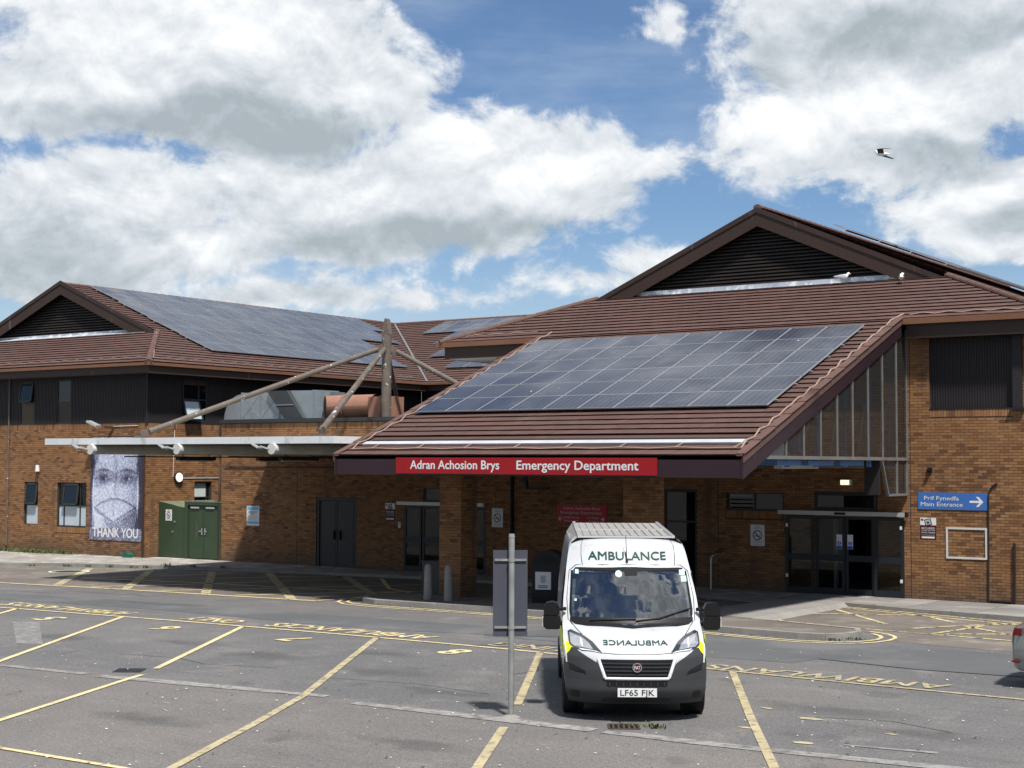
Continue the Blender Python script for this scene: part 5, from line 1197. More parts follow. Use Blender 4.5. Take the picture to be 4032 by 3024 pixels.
# ------------------------------------------------------------------ street furniture
for (x, y, l) in ((-24.24,31.18,'concrete bollard standing left of the brick column on the island'), (-23.62,31.22,'concrete bollard standing in front of the brick column on the island')):
    tag(MB().lathe([(.115,0),(.112,.1),(.095,.72),(.092,.80),(.08,.86),(.05,.905),(.0,.92)], (x,y,.11), 20).build('bollard', 'concrete', None, True), l, 'bollard', 'concrete bollards on the island')
gb = thing('planter_box', (-25.0, 32.3, .11), 'plain dark grey box behind the left bollard', 'box'); MB().box(-25.2,-24.62,32.15,32.7,.11,.98).build('body', 'frame_grey', gb); MB().box(-25.22,-24.6,32.13,32.72,.981,1.02).build('rim', 'frame_grey', gb)
# litter bin
bi = thing('litter_bin', (-21.35, 32.45, .11), 'black plastic litter bin with domed hood behind the ambulance', 'litter bin', rz=R(20))
BM = Matrix.Translation((-21.35,32.45,.11)) @ Matrix.Rotation(R(22),4,'Z')
def bput(mb, n, m, p, sm=False): return mb.build(n, m, p, sm, BM)
bput(MB().prism([(-.38,0),(.38,0),(.38,1.0),(-.38,1.0)], 1, -.30, .30), 'body', 'bin_black', bi)
bput(MB().prism([(-.39,1.001),(.39,1.001),(.39,1.06),(.32,1.2),(.18,1.29),(0,1.32),(-.18,1.29),(-.32,1.2),(-.39,1.06)], 1, -.31, .31), 'hood', 'bin_black', bi)
bput(MB().prism([(-.24,1.03),(.24,1.03),(.27,1.10),(.2,1.17),(-.2,1.17),(-.27,1.10)], 1, -.318, -.3105), 'opening', 'black', bi); bput(MB().box(-.27,.27,-.335,-.312,.95,.985), 'lip', 'bin_black', bi)
for i in range(5): bput(MB().box(.16+i*.045,.185+i*.045,-.312,-.3005,.12,.72), 'rib', 'bin_black', bi)
ns_ = bput(MB().box(-.30,.10,-.312,-.3015,.34,.78), 'notice', 'white', bi)
bput(MB().prism([(-.16,.50),(-.04,.50),(-.03,.66),(-.17,.66)], 1, -.3155, -.3125), 'can_picture', 'print_grey', ns_); bput(MB().box(-.175,-.025,-.3156,-.3126,.665,.69), 'can_lid', 'print_grey', ns_)
for i in range(2): bput(MB().box(-.22,.02,-.3155,-.3125,.385+.04*i,.405+.04*i), 'text_line', 'print_dark', ns_)
bput(MB().box(-.392,-.381,-.2,.25,.25,.75), 'green_strip', 'hivis_pale', bi)
# sign post seen from the back
sp = thing('sign_post', (-12.53, 18.06, 0), 'grey post carrying a dark sign panel seen from the back, left of ambulance', 'sign post')
PMx = Matrix.Translation((-12.53,18.06,0)) @ Matrix.Rotation(R(37),4,'Z')
def pput(mb, n, m, p, sm=False): return mb.build(n, m, p, sm, PMx)
pput(MB().tube([(0,0,-.02),(0,0,2.54),(0,0,2.55)], .042, 16), 'post', 'post_steel', sp, True); pput(MB().tube([(0,0,2.545),(0,0,2.595)], [.046,.04], 16), 'cap', 'post_steel', sp, True)
pput(MB().box(-.262,.232,.07,.078,1.13,2.36), 'panel', 'sign_back', sp)
for z in (1.26, 2.22): pput(MB().box(-.24,.215,.045,.069,z-.015,z+.015), 'rail', 'post_steel', sp); pput(MB().tube([(0,0,z-.02),(0,0,z+.02)], .05, 16), 'clamp', 'post_steel', sp)
pput(MB().lathe([(.14,0),(.10,.02),(.05,.035)], (0,0,0), 12), 'footing', 'concrete', sp)

# ------------------------------------------------------------------ van
vh = R(34.0); VM = Matrix.Identity(4)
vx = Vector((math.cos(R(34.0)), math.sin(R(34.0)), 0)); vy = Vector((-math.sin(R(34.0)), math.cos(R(34.0)), 0))
VO = Vector((-10.80, 18.64, 0))
for i in range(3): VM[i][0]=vx[i]; VM[i][1]=vy[i]; VM[i][2]=(0,0,1)[i]; VM[i][3]=VO[i]
van = thing('ambulance_van', tuple(VO), 'white high roof ambulance van parked facing the camera', 'van', rz=R(34))
def interp(t, x):
    for k in range(len(t)-1):
        if x <= t[k+1][0]:
            f = (x-t[k][0])/(t[k+1][0]-t[k][0]); return t[k][1]+(t[k+1][1]-t[k][1])*max(0,f)
    return t[-1][1]
YC = [(.25,.16),(.32,.06),(.45,.0),(.72,.0),(.90,.03),(.97,.09),(1.04,.26),(1.12,.50),(1.20,.78),(1.25,.95),(1.44,1.11),(1.63,1.285),(1.82,1.485),(2.02,1.72),(2.10,1.80),(2.26,1.96),(2.36,2.10),(2.42,2.26),(2.45,2.45)]
WZ = [(.25,.93),(.4,.985),(.6,1.005),(.95,1.01),(1.25,1.015),(1.6,.995),(2.0,.945),(2.2,.915),(2.34,.885),(2.41,.84),(2.45,.77)]
CA = [(.25,.30),(.6,.42),(.95,.46),(1.1,.34),(1.25,.26),(2.0,.30),(2.2,.36),(2.53,.35)]
CP = [(.25,3.5),(.9,3.2),(1.1,2.6),(1.3,2.1),(2.0,2.2),(2.53,3.5)]
def F(x, z, e=0.):
    w = interp(WZ, z); k = min(1, abs(x)/w)
    y = interp(YC, z)+interp(CA, z)*k**interp(CP, z)
    # offset roughly along the surface normal
    return (x*(1+e*.2*k), y-e*.85, z+e*(.5 if z > .97 else 0))
LEN = 5.75
zs = [.25,.29,.33,.38,.44,.5,.56,.62,.68,.74,.8,.86,.92,.97,1.01,1.05,1.09,1.13,1.17,1.21,1.25]+[1.25+.077*i for i in range(1,11)]+[2.06,2.1,2.16,2.22,2.27,2.32,2.36,2.39,2.42,2.44,2.45]
us = [-1+2*i/36 for i in range(37)]
SCR = [(-.885,1.30),(-.80,1.262),(0,1.235),(.80,1.262),(.885,1.30),(.905,1.42),(.86,1.97),(.82,2.01),(0,2.03),(-.82,2.01),(-.86,1.97),(-.905,1.42)]
def inpoly(P, x, z):
    c = False; n = len(P)
    for i in range(n):
        a, b = P[i], P[(i+1)%n]
        if (a[1] > z) != (b[1] > z) and x < (b[0]-a[0])*(z-a[1])/(b[1]-a[1])+a[0]: c = not c
    return c
mb = MB(); rows = []
for z in zs:
    w = interp(WZ, z); fr = [F(u*w, z) for u in us]
    y0 = fr[-1][1]; ys = [y0+(LEN-y0)*t for t in (.12,.3,.5,.7,.86,.965)]
    side = [(w,y,z) for y in ys]+[(w*.97,LEN,z)]
    rows.append([(-p[0],p[1],p[2]) for p in reversed(side)]+fr+side)
n = len(rows[0]); i0 = len(mb.v)
for r in rows: mb.v += r
for a in range(len(rows)-1):
    for b in range(n-1):
        q = i0+a*n+b; c = [(sum(mb.v[j][k] for j in (q,q+1,q+n+1,q+n))/4) for k in range(3)]
        if 7 <= b < n-8 and inpoly([(p[0]*.955, 1.63+(p[1]-1.63)*.93) for p in SCR], c[0], c[2]): continue
        mb.f.append((q,q+1,q+n+1,q+n)); mb.bv.append(0)
for a in range(len(rows)-1): # back
    q = i0+a*n; mb.f.append((q+n-1,q,q+n,q+2*n-1)); mb.bv.append(0)
top = i0+(len(rows)-1)*n
for b in range(n//2): mb.f.append((top+b, top+b+1, top+n-2-b, top+n-1-b)); mb.bv.append(0)
bodyv = mb.build('body', 'van_white', van, True, VM)
def vput(m_, nm, mat, p=None, sm=False): return m_.build(nm, mat, p or van, sm, VM)
def vpatch(poly, nm, mat, e, p=None, nz=10, nx=14, rim=.03, sm=True):
    """piece laid on the front surface, outline in x,z"""
    zz = [q[1] for q in poly]; z0, z1 = min(zz)+1e-4, max(zz)-1e-4; rows = []
    for i in range(nz+1):
        z = z0+(z1-z0)*i/nz; xs = []
        for k in range(len(poly)):
            a, b = poly[k], poly[(k+1)%len(poly)]
            if (a[1] > z) != (b[1] > z): xs.append((b[0]-a[0])*(z-a[1])/(b[1]-a[1])+a[0])
        xs.sort()
        if len(xs) < 2: continue
        rows.append([F(xs[0]+(xs[-1]-xs[0])*j/nx, z, e) for j in range(nx+1)])
    m_ = MB(); m_.grid(rows)
    if rim:
        edge = [rows[0][j] for j in range(nx+1)]+[r[-1] for r in rows[1:]]+[rows[-1][j] for j in range(nx-1,-1,-1)]+[r[0] for r in reversed(rows[1:-1])]
        for k in range(len(edge)):
            a, b = edge[k], edge[(k+1)%len(edge)]
            m_.face([b, a, (a[0],a[1]+rim,a[2]), (b[0],b[1]+rim,b[2])])
    return vput(m_, nm, mat, p, sm)
def mir(poly): return [(-x,z) for (x,z) in poly]
# bumper
bp = vpatch([(-.93,.25),(.93,.25),(.985,.42),(1.0,.62),(-1.0,.62),(-.985,.42)], 'bumper', 'van_bumper', .03, nz=12, nx=36)
wing = [(.44,.60),(1.0,.60),(1.008,.80),(.99,.88),(.90,.985),(.84,.985),(.62,.865),(.555,.83)]
for s_ in (1,-1):
    wg = wing if s_ > 0 else mir(wing)
    vpatch(wg, 'bumper_corner', 'van_bumper', .032, nz=14, nx=12)
    q = [(.70,.66),(.93,.70),(.94,.80),(.90,.79),(.72,.715)]; vpatch(q if s_ > 0 else mir(q), 'bumper_vent', 'van_black', .036, nz=6, nx=8, rim=0)
    q = [(.80,.33),(.90,.33),(.915,.38),(.90,.43),(.80,.43),(.785,.38)]; vpatch(q if s_ > 0 else mir(q), 'fog_light', 'van_black', .036, nz=6, nx=6, rim=0)
    q = [(.845,.985),(.915,.89),(.985,.86),(1.005,1.03),(.95,1.06),(.89,1.02)]; vpatch(q if s_ > 0 else mir(q), 'hivis_patch', 'hivis', .008, nz=8, nx=6, rim=0)
    q = [(.955,.80),(.975,.80),(.99,1.03),(.972,1.03)]; vpatch(q if s_ > 0 else mir(q), 'hivis_stripe', 'hivis_pale', .036, nz=5, nx=2, rim=0)
    # headlight
    q = [(.475,.952),(.70,.965),(.86,.99),(.93,1.02),(.945,1.185),(.90,1.19),(.72,1.135),(.60,1.07)]
    hl = vpatch(q if s_ > 0 else mir(q), 'headlight', 'lens_dark', .014, nz=12, nx=10)
    q = [(.60,.985),(.84,1.005),(.91,1.035),(.92,1.16),(.74,1.11),(.65,1.05)]; vpatch(q if s_ > 0 else mir(q), 'reflector', 'lens', .018, hl, nz=8, nx=8, rim=0)
    q = [(.485,.955),(.80,.975),(.80,.99),(.50,.968)]; vpatch(q if s_ > 0 else mir(q), 'light_strip', 'white', .022, hl, nz=2, nx=8, rim=0)
    q = [(.74,1.0),(.77,1.005),(.775,1.12),(.75,1.11)]; vpatch(q if s_ > 0 else mir(q), 'light_strip', 'white', .022, hl, nz=3, nx=2, rim=0)
# grille
gr = vpatch([(-.425,.635),(.425,.635),(.515,.875),(-.515,.875)], 'grille', 'van_black', .008, nz=6, nx=16)
for i in range(4):
    z = .672+.05*i; w = .425+(z-.635)*.375-.02
    m_ = MB(); P_ = [F(-w+2*w*k/12, z, .012) for k in range(13)]
    for k in range(12): m_.bar(P_[k], P_[k+1], .025, .016)
    vput(m_, 'grille_bar', 'van_bumper', gr)
for (a, b) in (((-.535,.885),(-.445,.628)),((.535,.885),(.445,.628))):
    m_ = MB(); P_ = [F(a[0]+(b[0]-a[0])*k/6, a[1]+(b[1]-a[1])*k/6, .03) for k in range(7)]; vput(m_.tube(P_, .024, 8), 'grille_surround', 'white', gr)
m_ = MB(); vput(m_.tube([F(-.445+.89*k/10, .618, .034) for k in range(11)], .02, 8), 'grille_surround', 'white', gr)
vput(MB().tube([(0,-.045,.775),(0,-.01,.775)], .066, 24), 'badge_ring', 'chrome', gr); vput(MB().tube([(0,-.05,.775),(0,-.045,.775)], .052, 24), 'badge', 'print_maroon', gr)
me = fit_text('FIAT', -.040, .040, -.022, .044, .01); me.materials.append(MATS['white']); put('lettering', me, gr, VM @ Matrix.Translation((0,-.052,.775)) @ RX)
vpatch([(-.42,.515),(.42,.515),(.42,.575),(-.42,.575)], 'lower_intake', 'van_black', .036, nz=2, nx=12, rim=0)
for i in range(9):
    x = -.38+.095*i; m_ = MB(); m_.bar(F(x,.518,.04), F(x,.573,.04), .012, .012, (1,0,0)); vput(m_, 'intake_rib', 'van_bumper')
vpatch([(-.50,.285),(.50,.285),(.46,.335),(-.46,.335)], 'lower_lip', 'van_black', .036, nz=2, nx=12, rim=0)
pl = vput(MB().box(-.272,.272,-.062,-.045,.372,.492), 'number_plate', 'white'); me = fit_text('LF65 FJK', -.235, .235, .392, .08, .012); me.materials.append(MATS['print_dark']); put('lettering', me, pl, VM @ Matrix.Translation((0,-.064,0)) @ RX)
# windscreen
ws = vpatch(SCR, 'windscreen', 'glass_screen', .012, nz=16, nx=20, rim=0)
vpatch([(-.90,1.30),(-.80,1.245),(0,1.22),(.80,1.245),(.90,1.30),(.90,1.345),(.6,1.315),(0,1.30),(-.6,1.315),(-.90,1.345)], 'cowl', 'van_black', .018, nz=6, nx=20, rim=0)
for s_ in (1,-1):
    q = [(.885,1.32),(.912,1.42),(.872,1.98),(.845,1.98),(.878,1.42),(.855,1.34)]; vpatch(q if s_ > 0 else mir(q), 'screen_border', 'van_black', .016, nz=10, nx=2, rim=0)
vpatch([(-.84,1.985),(.84,1.985),(.80,2.03),(0,2.042),(-.80,2.03)], 'screen_border', 'van_black', .016, nz=3, nx=20, rim=0)
vpatch([(-.07,1.925),(.11,1.925),(.125,1.99),(-.085,1.99)], 'mirror_mount', 'van_black', .016, ws, nz=3, nx=4, rim=0)
def disc(cx_, cz, r, nm, mat, e, p): vpatch([(cx_+r*math.cos(2*math.pi*k/16), cz+r*math.sin(2*math.pi*k/16)) for k in range(16)], nm, mat, e, p, nz=8, nx=6, rim=0)
disc(-.165,1.945,.05,'sticker','sticker',.017,ws)
for (x,z,w,h) in ((-.81,1.935,.05,.06),(.76,1.92,.085,.075),(.775,1.83,.085,.08),(.04,1.30,.10,.03),(-.83,1.56,.03,.03)): vpatch([(x,z),(x+w,z),(x+w,z+h),(x,z+h)], 'sticker', 'sticker' if abs(x) > .1 else 'white', .017, ws, nz=2, nx=2, rim=0)
for pts in (((-.62,1.30),(-.3,1.315),(.05,1.325)), ((.05,1.30),(.40,1.335),(.86,1.455))):
    vput(MB().tube([F(x,z,.035) for (x,z) in pts], .012, 6), 'wiper', 'van_black', ws)
# panel gaps
def seam(pts, r=.006, e=.004): vput(MB().tube([F(x,z,e) for (x,z) in pts], r, 5), 'panel_gap', 'van_black', bodyv)
seam([(-.47,.955),(-.3,.945),(0,.94),(.3,.945),(.47,.955)])
for s_ in (1,-1):
    seam([(s_*.74,1.145),(s_*.80,1.19),(s_*.86,1.245),(s_*.91,1.30)], .005); seam([(s_*.70,2.06),(s_*.715,2.2),(s_*.71,2.34),(s_*.68,2.42)], .005); seam([(s_*.93,1.30),(s_*.945,1.6),(s_*.90,1.98),(s_*.80,2.06)], .005)
seam([(-.80,2.062),(-.4,2.075),(0,2.08),(.4,2.075),(.80,2.062)], .005)
# text following the panel
def vtext(s, x0, x1, z0, h, mirror, mat, e):
    me = fit_text(s, x0, x1, 0, h, .016); me.materials.append(MATS[mat]); me.name = 'lettering'
    for v in me.vertices:
        x = -v.co.x if mirror else v.co.x; v.co = F(x, z0+v.co.y, e+v.co.z)
    if mirror: me.flip_normals()
    put('lettering', me, bodyv, VM)
vtext('AMBULANCE', -.61, .57, 2.145, .115, False, 'amb_green', .012); vtext('AMBULANCE', -.455, .455, 1.045, .05, True, 'amb_green', .012)
vput(MB().tube([F(-.03,2.12,.01),(-.04,1.95,2.52)], [.007,.004], 6), 'aerial', 'van_black'); disc(-.03,2.12,.022,'aerial_base','van_black',.012,bodyv)
# roof: dirty ribbed panel
rf = MB(); yf = 2.5; RZ = lambda y: 2.455+.030*(y-2.4)
for (x0, x1, dz, mt) in ((-.77,.77,0,0),):
    rf.face([(-.76,2.42,RZ(2.42)),(.76,2.42,RZ(2.42)),(.76,LEN,RZ(LEN)),(-.76,LEN,RZ(LEN))])
    for s_ in (-1,1): rf.face([(s_*.76,2.42,RZ(2.42)),(s_*.76,LEN,RZ(LEN)),(s_*.86,LEN,2.40),(s_*.86,2.42,2.38)])
    rf.face([(-.76,LEN,RZ(LEN)),(.76,LEN,RZ(LEN)),(.86,LEN,2.40),(-.86,LEN,2.40)])
rfo = vput(rf, 'roof_panel', 'van_roof')
for i in range(11):
    x = -.62+.124*i; m_ = MB(); m_.bar((x,yf+.15,RZ(yf+.15)+.006),(x,LEN-.2,RZ(LEN-.2)+.006),.07,.02); vput(m_, 'roof_rib', 'van_roof', rfo)
for y_ in (yf-.04, 4.0): vput(MB().box(-.74,.74,y_,y_+.09,RZ(y_)-.01,RZ(y_)+.022), 'roof_crossbar', 'van_white', rfo)
for s_ in (1,-1): m_ = MB(); m_.bar((s_*.73,yf-.05,RZ(yf-.05)+.01),(s_*.73,LEN-.05,RZ(LEN-.05)+.01),.05,.04); vput(m_, 'roof_rail', 'van_white', rfo)
# cab inside
vput(MB().box(-.88,.88,1.25,1.75,1.0,1.27), 'dashboard', 'dash'); vput(MB().box(-.85,.85,2.75,2.8,.5,2.4), 'bulkhead', 'dash'); vput(MB().box(-.9,.9,.9,2.75,.4,.45), 'cab_floor', 'dash')
for x in (-.42,.42): st_ = vput(MB().box(x-.24,x+.24,2.15,2.65,.7,.95), 'seat', 'dash'); vput(MB().box(x-.23,x+.23,2.5,2.64,.95,1.55), 'seat_back', 'dash', st_); vput(MB().box(x-.13,x+.13,2.52,2.62,1.57,1.75), 'headrest', 'dash', st_)
vput(MB().tube([(-.42+.20*math.cos(2*math.pi*k/20), 1.85+.08*math.sin(2*math.pi*k/20), 1.36+.185*math.sin(2*math.pi*k/20)) for k in range(21)], .018, 6), 'steering_wheel', 'frame_grey'); vput(MB().bar((-.42,1.6,1.25),(-.42,1.85,1.36),.06,.06), 'steering_column', 'dash')
# sides: doors glass, mirrors, wheels
for s_ in (1,-1):
    X = lambda z, e=.006: s_*(interp(WZ, z)+e)
    g_ = MB(); y_ = [1.55,2.35]; g_.grid([[(X(z),y,z) for y in (1.25+(z-1.25)*.85, 2.4)] for z in (1.28,1.5,1.75,1.98)]); vput(g_, 'door_window', 'glass_dark')
    g_ = MB(); g_.grid([[(X(z,.008),y,z) for y in (.62,2.3,4.4,5.6)] for z in (.88,1.02,1.16)]); vput(g_, 'hivis_band', 'hivis')
    g_ = MB(); g_.grid([[(X(z,.008),y,z) for y in (.7,2.3,4.4,5.6)] for z in (.30,.42,.55)]); vput(g_, 'side_moulding', 'van_bumper')
    m_ = MB(); a_ = lambda x: s_*x
    mr = MB(); pr_ = [(.0,1.19),(.03,1.175),(.20,1.175),(.245,1.21),(.25,1.34),(.245,1.375),(.03,1.375),(0,1.35)]
    pr2 = [(.02,1.385),(.24,1.385),(.245,1.5),(.20,1.56),(.12,1.578),(.04,1.56),(.0,1.48)]
    for pp in (pr_, pr2): mr.prism([(s_*(1.05+x), z) for (x,z) in (pp if s_ > 0 else pp)], 1, 1.10, 1.28)
    mo_ = vput(mr, 'wing_mirror', 'van_black'); vput(MB().bar((s_*.97,1.3,1.25),(s_*1.10,1.2,1.25),.05,.06), 'mirror_arm', 'van_black', mo_); vput(MB().bar((s_*.97,1.3,1.46),(s_*1.10,1.2,1.46),.05,.05), 'mirror_arm', 'van_black', mo_); vput(MB().box(min(s_*1.297,s_*1.312),max(s_*1.297,s_*1.312),1.12,1.24,1.22,1.36), 'indicator', 'offwhite', mo_)
    for y in (.98, 4.6):
        prof = [(.20,-.11),(.31,-.115),(.345,-.10),(.352,-.06),(.352,.06),(.345,.10),(.31,.115),(.20,.11)]
        tm = MB()
        rings = [[(s_*.905+d_, y+r_*math.cos(2*math.pi*k/28), .352+r_*math.sin(2*math.pi*k/28)) for (r_,d_) in prof] for k in range(29)]
        tm.grid(rings); wl = vput(tm, 'wheel', 'rubber', None, True)
        vput(MB().tube([(s_*.85,y,.352),(s_*.98,y,.352)], .205, 20), 'rim', 'alu', wl)
        vput(MB().tube([(s_*.72,y,.40),(s_*.80,y,.40)], .46, 24), 'wheel_arch', 'black')
vput(MB().box(-.8,.8,.4,5.5,.22,.40), 'underbody', 'black')

# ------------------------------------------------------------------ silver car leaving the frame on the right
car = thing('silver_car', (-5.2, 26.0, 0), 'silver hatchback cut off by the right edge of the picture', 'car')
CM = Matrix.Translation((-7.63,25.1,0)) @ Matrix.Rotation(R(4),4,'Z')   # x runs forward along the car, y across
def cput(m_, nm, mat, p=None, sm=False): return m_.build(nm, mat, p or car, sm, CM)
sec = [(.0,.55,.42,.80,.62),(.06,.80,.33,.98,.68),(.16,.86,.28,1.02,.80),(.35,.88,.26,1.06,.86),(.8,.89,.22,1.02,.88),(1.6,.90,.2,.98,.89),(2.5,.90,.2,.96,.89),(3.3,.89,.2,.92,.88),(3.9,.86,.22,.84,.84),(4.2,.72,.28,.72,.66)]
rows = []
for (x, w, z0, z1, w2) in sec:
    rows.append([(x, .9+s_*a, z) for (s_, a, z) in ((-1,w*.86,z0),(-1,w,z0+.14),(-1,w,.66 if z1 > .66 else z1*.9),(-1,w2*.98,z1-.02),(0,0,z1+.015),(1,w2*.98,z1-.02),(1,w,.66 if z1 > .66 else z1*.9),(1,w,z0+.14),(1,w*.86,z0))])
m_ = MB(); m_.grid(rows); m_.face([rows[0][k] for k in range(9)]); m_.face([rows[-1][k] for k in reversed(range(9))]); cb = cput(m_, 'body', 'car_silver', None, True)
gh = []
for (x, w, z) in ((.22,.66,1.02),(.55,.60,1.36),(1.1,.58,1.44),(2.0,.58,1.45),(2.6,.60,1.36),(3.2,.72,.98)): gh.append([(x,.9-w-.08*(1.5-z),z-.3),(x,.9-w,z),(x,.9,z+.02),(x,.9+w,z),(x,.9+w+.08*(1.5-z),z-.3)])
m_ = MB(); m_.grid(gh); cput(m_, 'cabin_glass', 'glass_dark', None, True)
m_ = MB(); m_.grid([[(g_[k][0],g_[k][1],g_[k][2]+.012) for k in (1,2,3)] for g_ in gh[1:4]]); cput(m_, 'roof', 'car_silver', None, True)
for s_ in (-1,1):
    yy = .9+s_*.86; m_ = MB(); m_.prism([(.075,.86),(.11,.97),(.22,.975),(.22,.89),(.15,.86)], 1, min(yy-.1*s_,yy+.045*s_), max(yy-.1*s_,yy+.045*s_)); cput(m_, 'tail_light', 'tail_red')
    m_ = MB(); m_.prism([(.06,.43),(.17,.41),(.17,.435),(.065,.455)], 1, min(yy-.1*s_,yy+.03*s_), max(yy-.1*s_,yy+.03*s_)); cput(m_, 'reflector', 'tail_red')
    for x in (.85, 3.4):
        rings = [[(x+r_*math.cos(2*math.pi*k/24), .9+s_*.80+d_, .32+r_*math.sin(2*math.pi*k/24)) for (r_,d_) in ((.2,-.09),(.30,-.1),(.32,-.07),(.32,.07),(.30,.1),(.2,.09))] for k in range(25)]
        m_ = MB(); m_.grid(rings); wl = cput(m_, 'wheel', 'rubber', None, True); cput(MB().tube([(x,.9+s_*.75,.32),(x,.9+s_*.88,.32)], .2, 18), 'rim', 'alu', wl)
cput(MB().box(-.02,.02,.45,1.35,.42,.52), 'bumper_trim', 'van_bumper'); cput(MB().box(.3,4.0,.15,1.65,.16,.3), 'underbody', 'black')

# ------------------------------------------------------------------ gulls
def gull_body(M, name, label, mat_parts, legs=True, wings=None, head_back=False):
    t = thing(name, tuple(M.translation), label, 'gull', 'gulls')
    sp_ = [(-.26,.0,.165,.012),(-.20,.0,.17,.03),(-.12,0,.18,.055),(-.02,0,.185,.075),(.08,0,.195,.075),(.14,0,.21,.06)]
    hd = [(.165,0,.24,.045),(.18,0,.275,.042),(.205,0,.29,.042),(.235,0,.285,.03),(.25,0,.28,.014)] if not head_back else [(.12,0,.25,.05),(.09,.03,.28,.045),(.05,.05,.29,.04),(.02,.06,.28,.03),(.0,.065,.27,.012)]
    pts = sp_+hd
    m_ = MB().tube([(p[0],p[1],p[2]) for p in pts], [p[3] for p in pts], 12); m_.build('body', 'gull_white', t, True, M)
    bx = (.245,0,.278) if not head_back else (.0,.065,.268)
    MB().tube([bx, (bx[0]+(.05 if not head_back else -.04), bx[1], bx[2]-.015)], [.011,.003], 6).build('beak', 'gull_leg', t, False, M)
    if wings is None:
        for s_ in (1,-1):
            w = MB(); rows = [[(x, s_*(y+.012), z) for (x,y,z) in r] for r in ([(.10,.05,.245),(.11,.075,.20),(.08,.07,.15)], [(0,.055,.255),(0,.082,.20),(-.02,.072,.14)], [(-.12,.045,.235),(-.13,.065,.19),(-.14,.055,.155)], [(-.27,.015,.20),(-.28,.025,.185),(-.28,.02,.17)])]
            w.grid(rows); w.build('folded_wing', 'gull_grey', t, True, M)
        MB().tube([(-.24,0,.18),(-.33,0,.19)], [.02,.004], 6).build('wing_tips', 'gull_dark', t, False, M)
    else:
        for (pp, mt) in wings: 
            w = MB(); w.grid(pp); w.grid([[(a,b,c-.012) for (a,b,c) in r] for r in reversed(pp)]); w.build('wing', mt, t, True, M)
    if legs:
        for s_ in (1,-1): l_ = MB().tube([(.02,s_*.03,.13),(.025,s_*.03,0)], .006, 6).build('leg', 'gull_leg', t, False, M); MB().box(.0,.06,s_*.03-.02,s_*.03+.02,.0,.008).build('foot', 'gull_leg', l_, False, M)
    return t
gull_body(Matrix.Translation((-17.67,42.58,9.0)) @ Matrix.Rotation(R(34),4,'Z') @ Matrix.Scale(.9,4), 'gull', 'white gull standing in profile on the flashing below the gable louvres', None)
gull_body(Matrix.Translation((-15.7,42.15,8.81)) @ Matrix.Rotation(R(-70),4,'Z') @ Matrix.Scale(.88,4), 'gull', 'gull preening on the tiles near the right foot of the gable', None, head_back=True)
Gp = Vector((0,0,3.6))+(cf+cx*((1905-1106)/3303.98)-cu2*((326-829.5)/3303.98))*33.
wr = [[(.13,-.05,.20),(-.08,-.05,.20)],[(.16,-.25,.24),(-.06,-.25,.235)],[(.02,-.42,.22),(-.14,-.42,.22)],[(-.30,-.60,.16),(-.36,-.60,.16)]]
wl_ = [[(-.08,.05,.20),(.13,.05,.20)],[(-.06,.26,.30),(.15,.26,.30)],[(-.14,.42,.27),(.02,.42,.27)],[(-.42,.60,.19),(-.36,.60,.19)]]
gull_body(Matrix.Translation(Gp-Vector((0,0,.18))) @ Matrix.Rotation(R(180+34-18),4,'Z') @ Matrix.Rotation(R(4),4,'X') @ Matrix.Scale(.62,4), 'gull', 'gull gliding in the sky above the main gable', None, legs=False, wings=[(wr,'gull_dark'),(wl_,'gull_dark')])

# ------------------------------------------------------------------ ground clutter
def grate(name, x, y, w, l, rz, label, mat='frame_grey', bars=7):
    t = thing(name, (x,y,0), label, 'drain cover'); M = Matrix.Translation((x,y,0)) @ Matrix.Rotation(rz,4,'Z')
    f = MB(); f.box(-w,w,-l,-l+.03,.001,.014); f.box(-w,w,l-.03,l,.001,.014); f.box(-w,-w+.03,-l+.03,l-.03,.001,.014); f.box(w-.03,w,-l+.03,l-.03,.001,.014); f.build('rim', mat, t, False, M)
    p = MB(); p.face([(-w,-l,.0055),(w,-l,.0055),(w,l,.0055),(-w,l,.0055)]); p.build('pit', 'black', t, False, M)
    for i in range(bars): a = -w+.04+(2*w-.08)*(i+.5)/bars; MB().box(a-.016,a+.016,-l+.03,l-.03,.002,.012).build('bar', mat, t, False, M)
grate('drain_cover', -20.6, 18.13, .24, .22, R(35), 'iron drain grating between two yellow bay lines')
grate('drain_cover', -10.80, 18.28, .22, .2, R(33), 'rusty drain grating in front of the ambulance', 'rust', 5)
grate('drain_cover', -36.0, 31.55, .3, .2, R(8), 'drain grating in the shaded ambulance bay', 'frame_grey', 6)
mh = thing('manhole_cover', (-40.6, 33.1, 0), 'round manhole cover ringed with pale green spray paint', 'manhole cover'); MB().lathe([(.42,.001),(.42,.012),(.0,.012)], (-40.6,33.1,0), 24).build('cover', 'crack', mh); MB().strip([(-40.6+.62*math.cos(t/4), 33.1+.62*math.sin(t/4)) for t in range(0,26)], .1, .013).build('paint_ring', 'hivis_pale', mh)
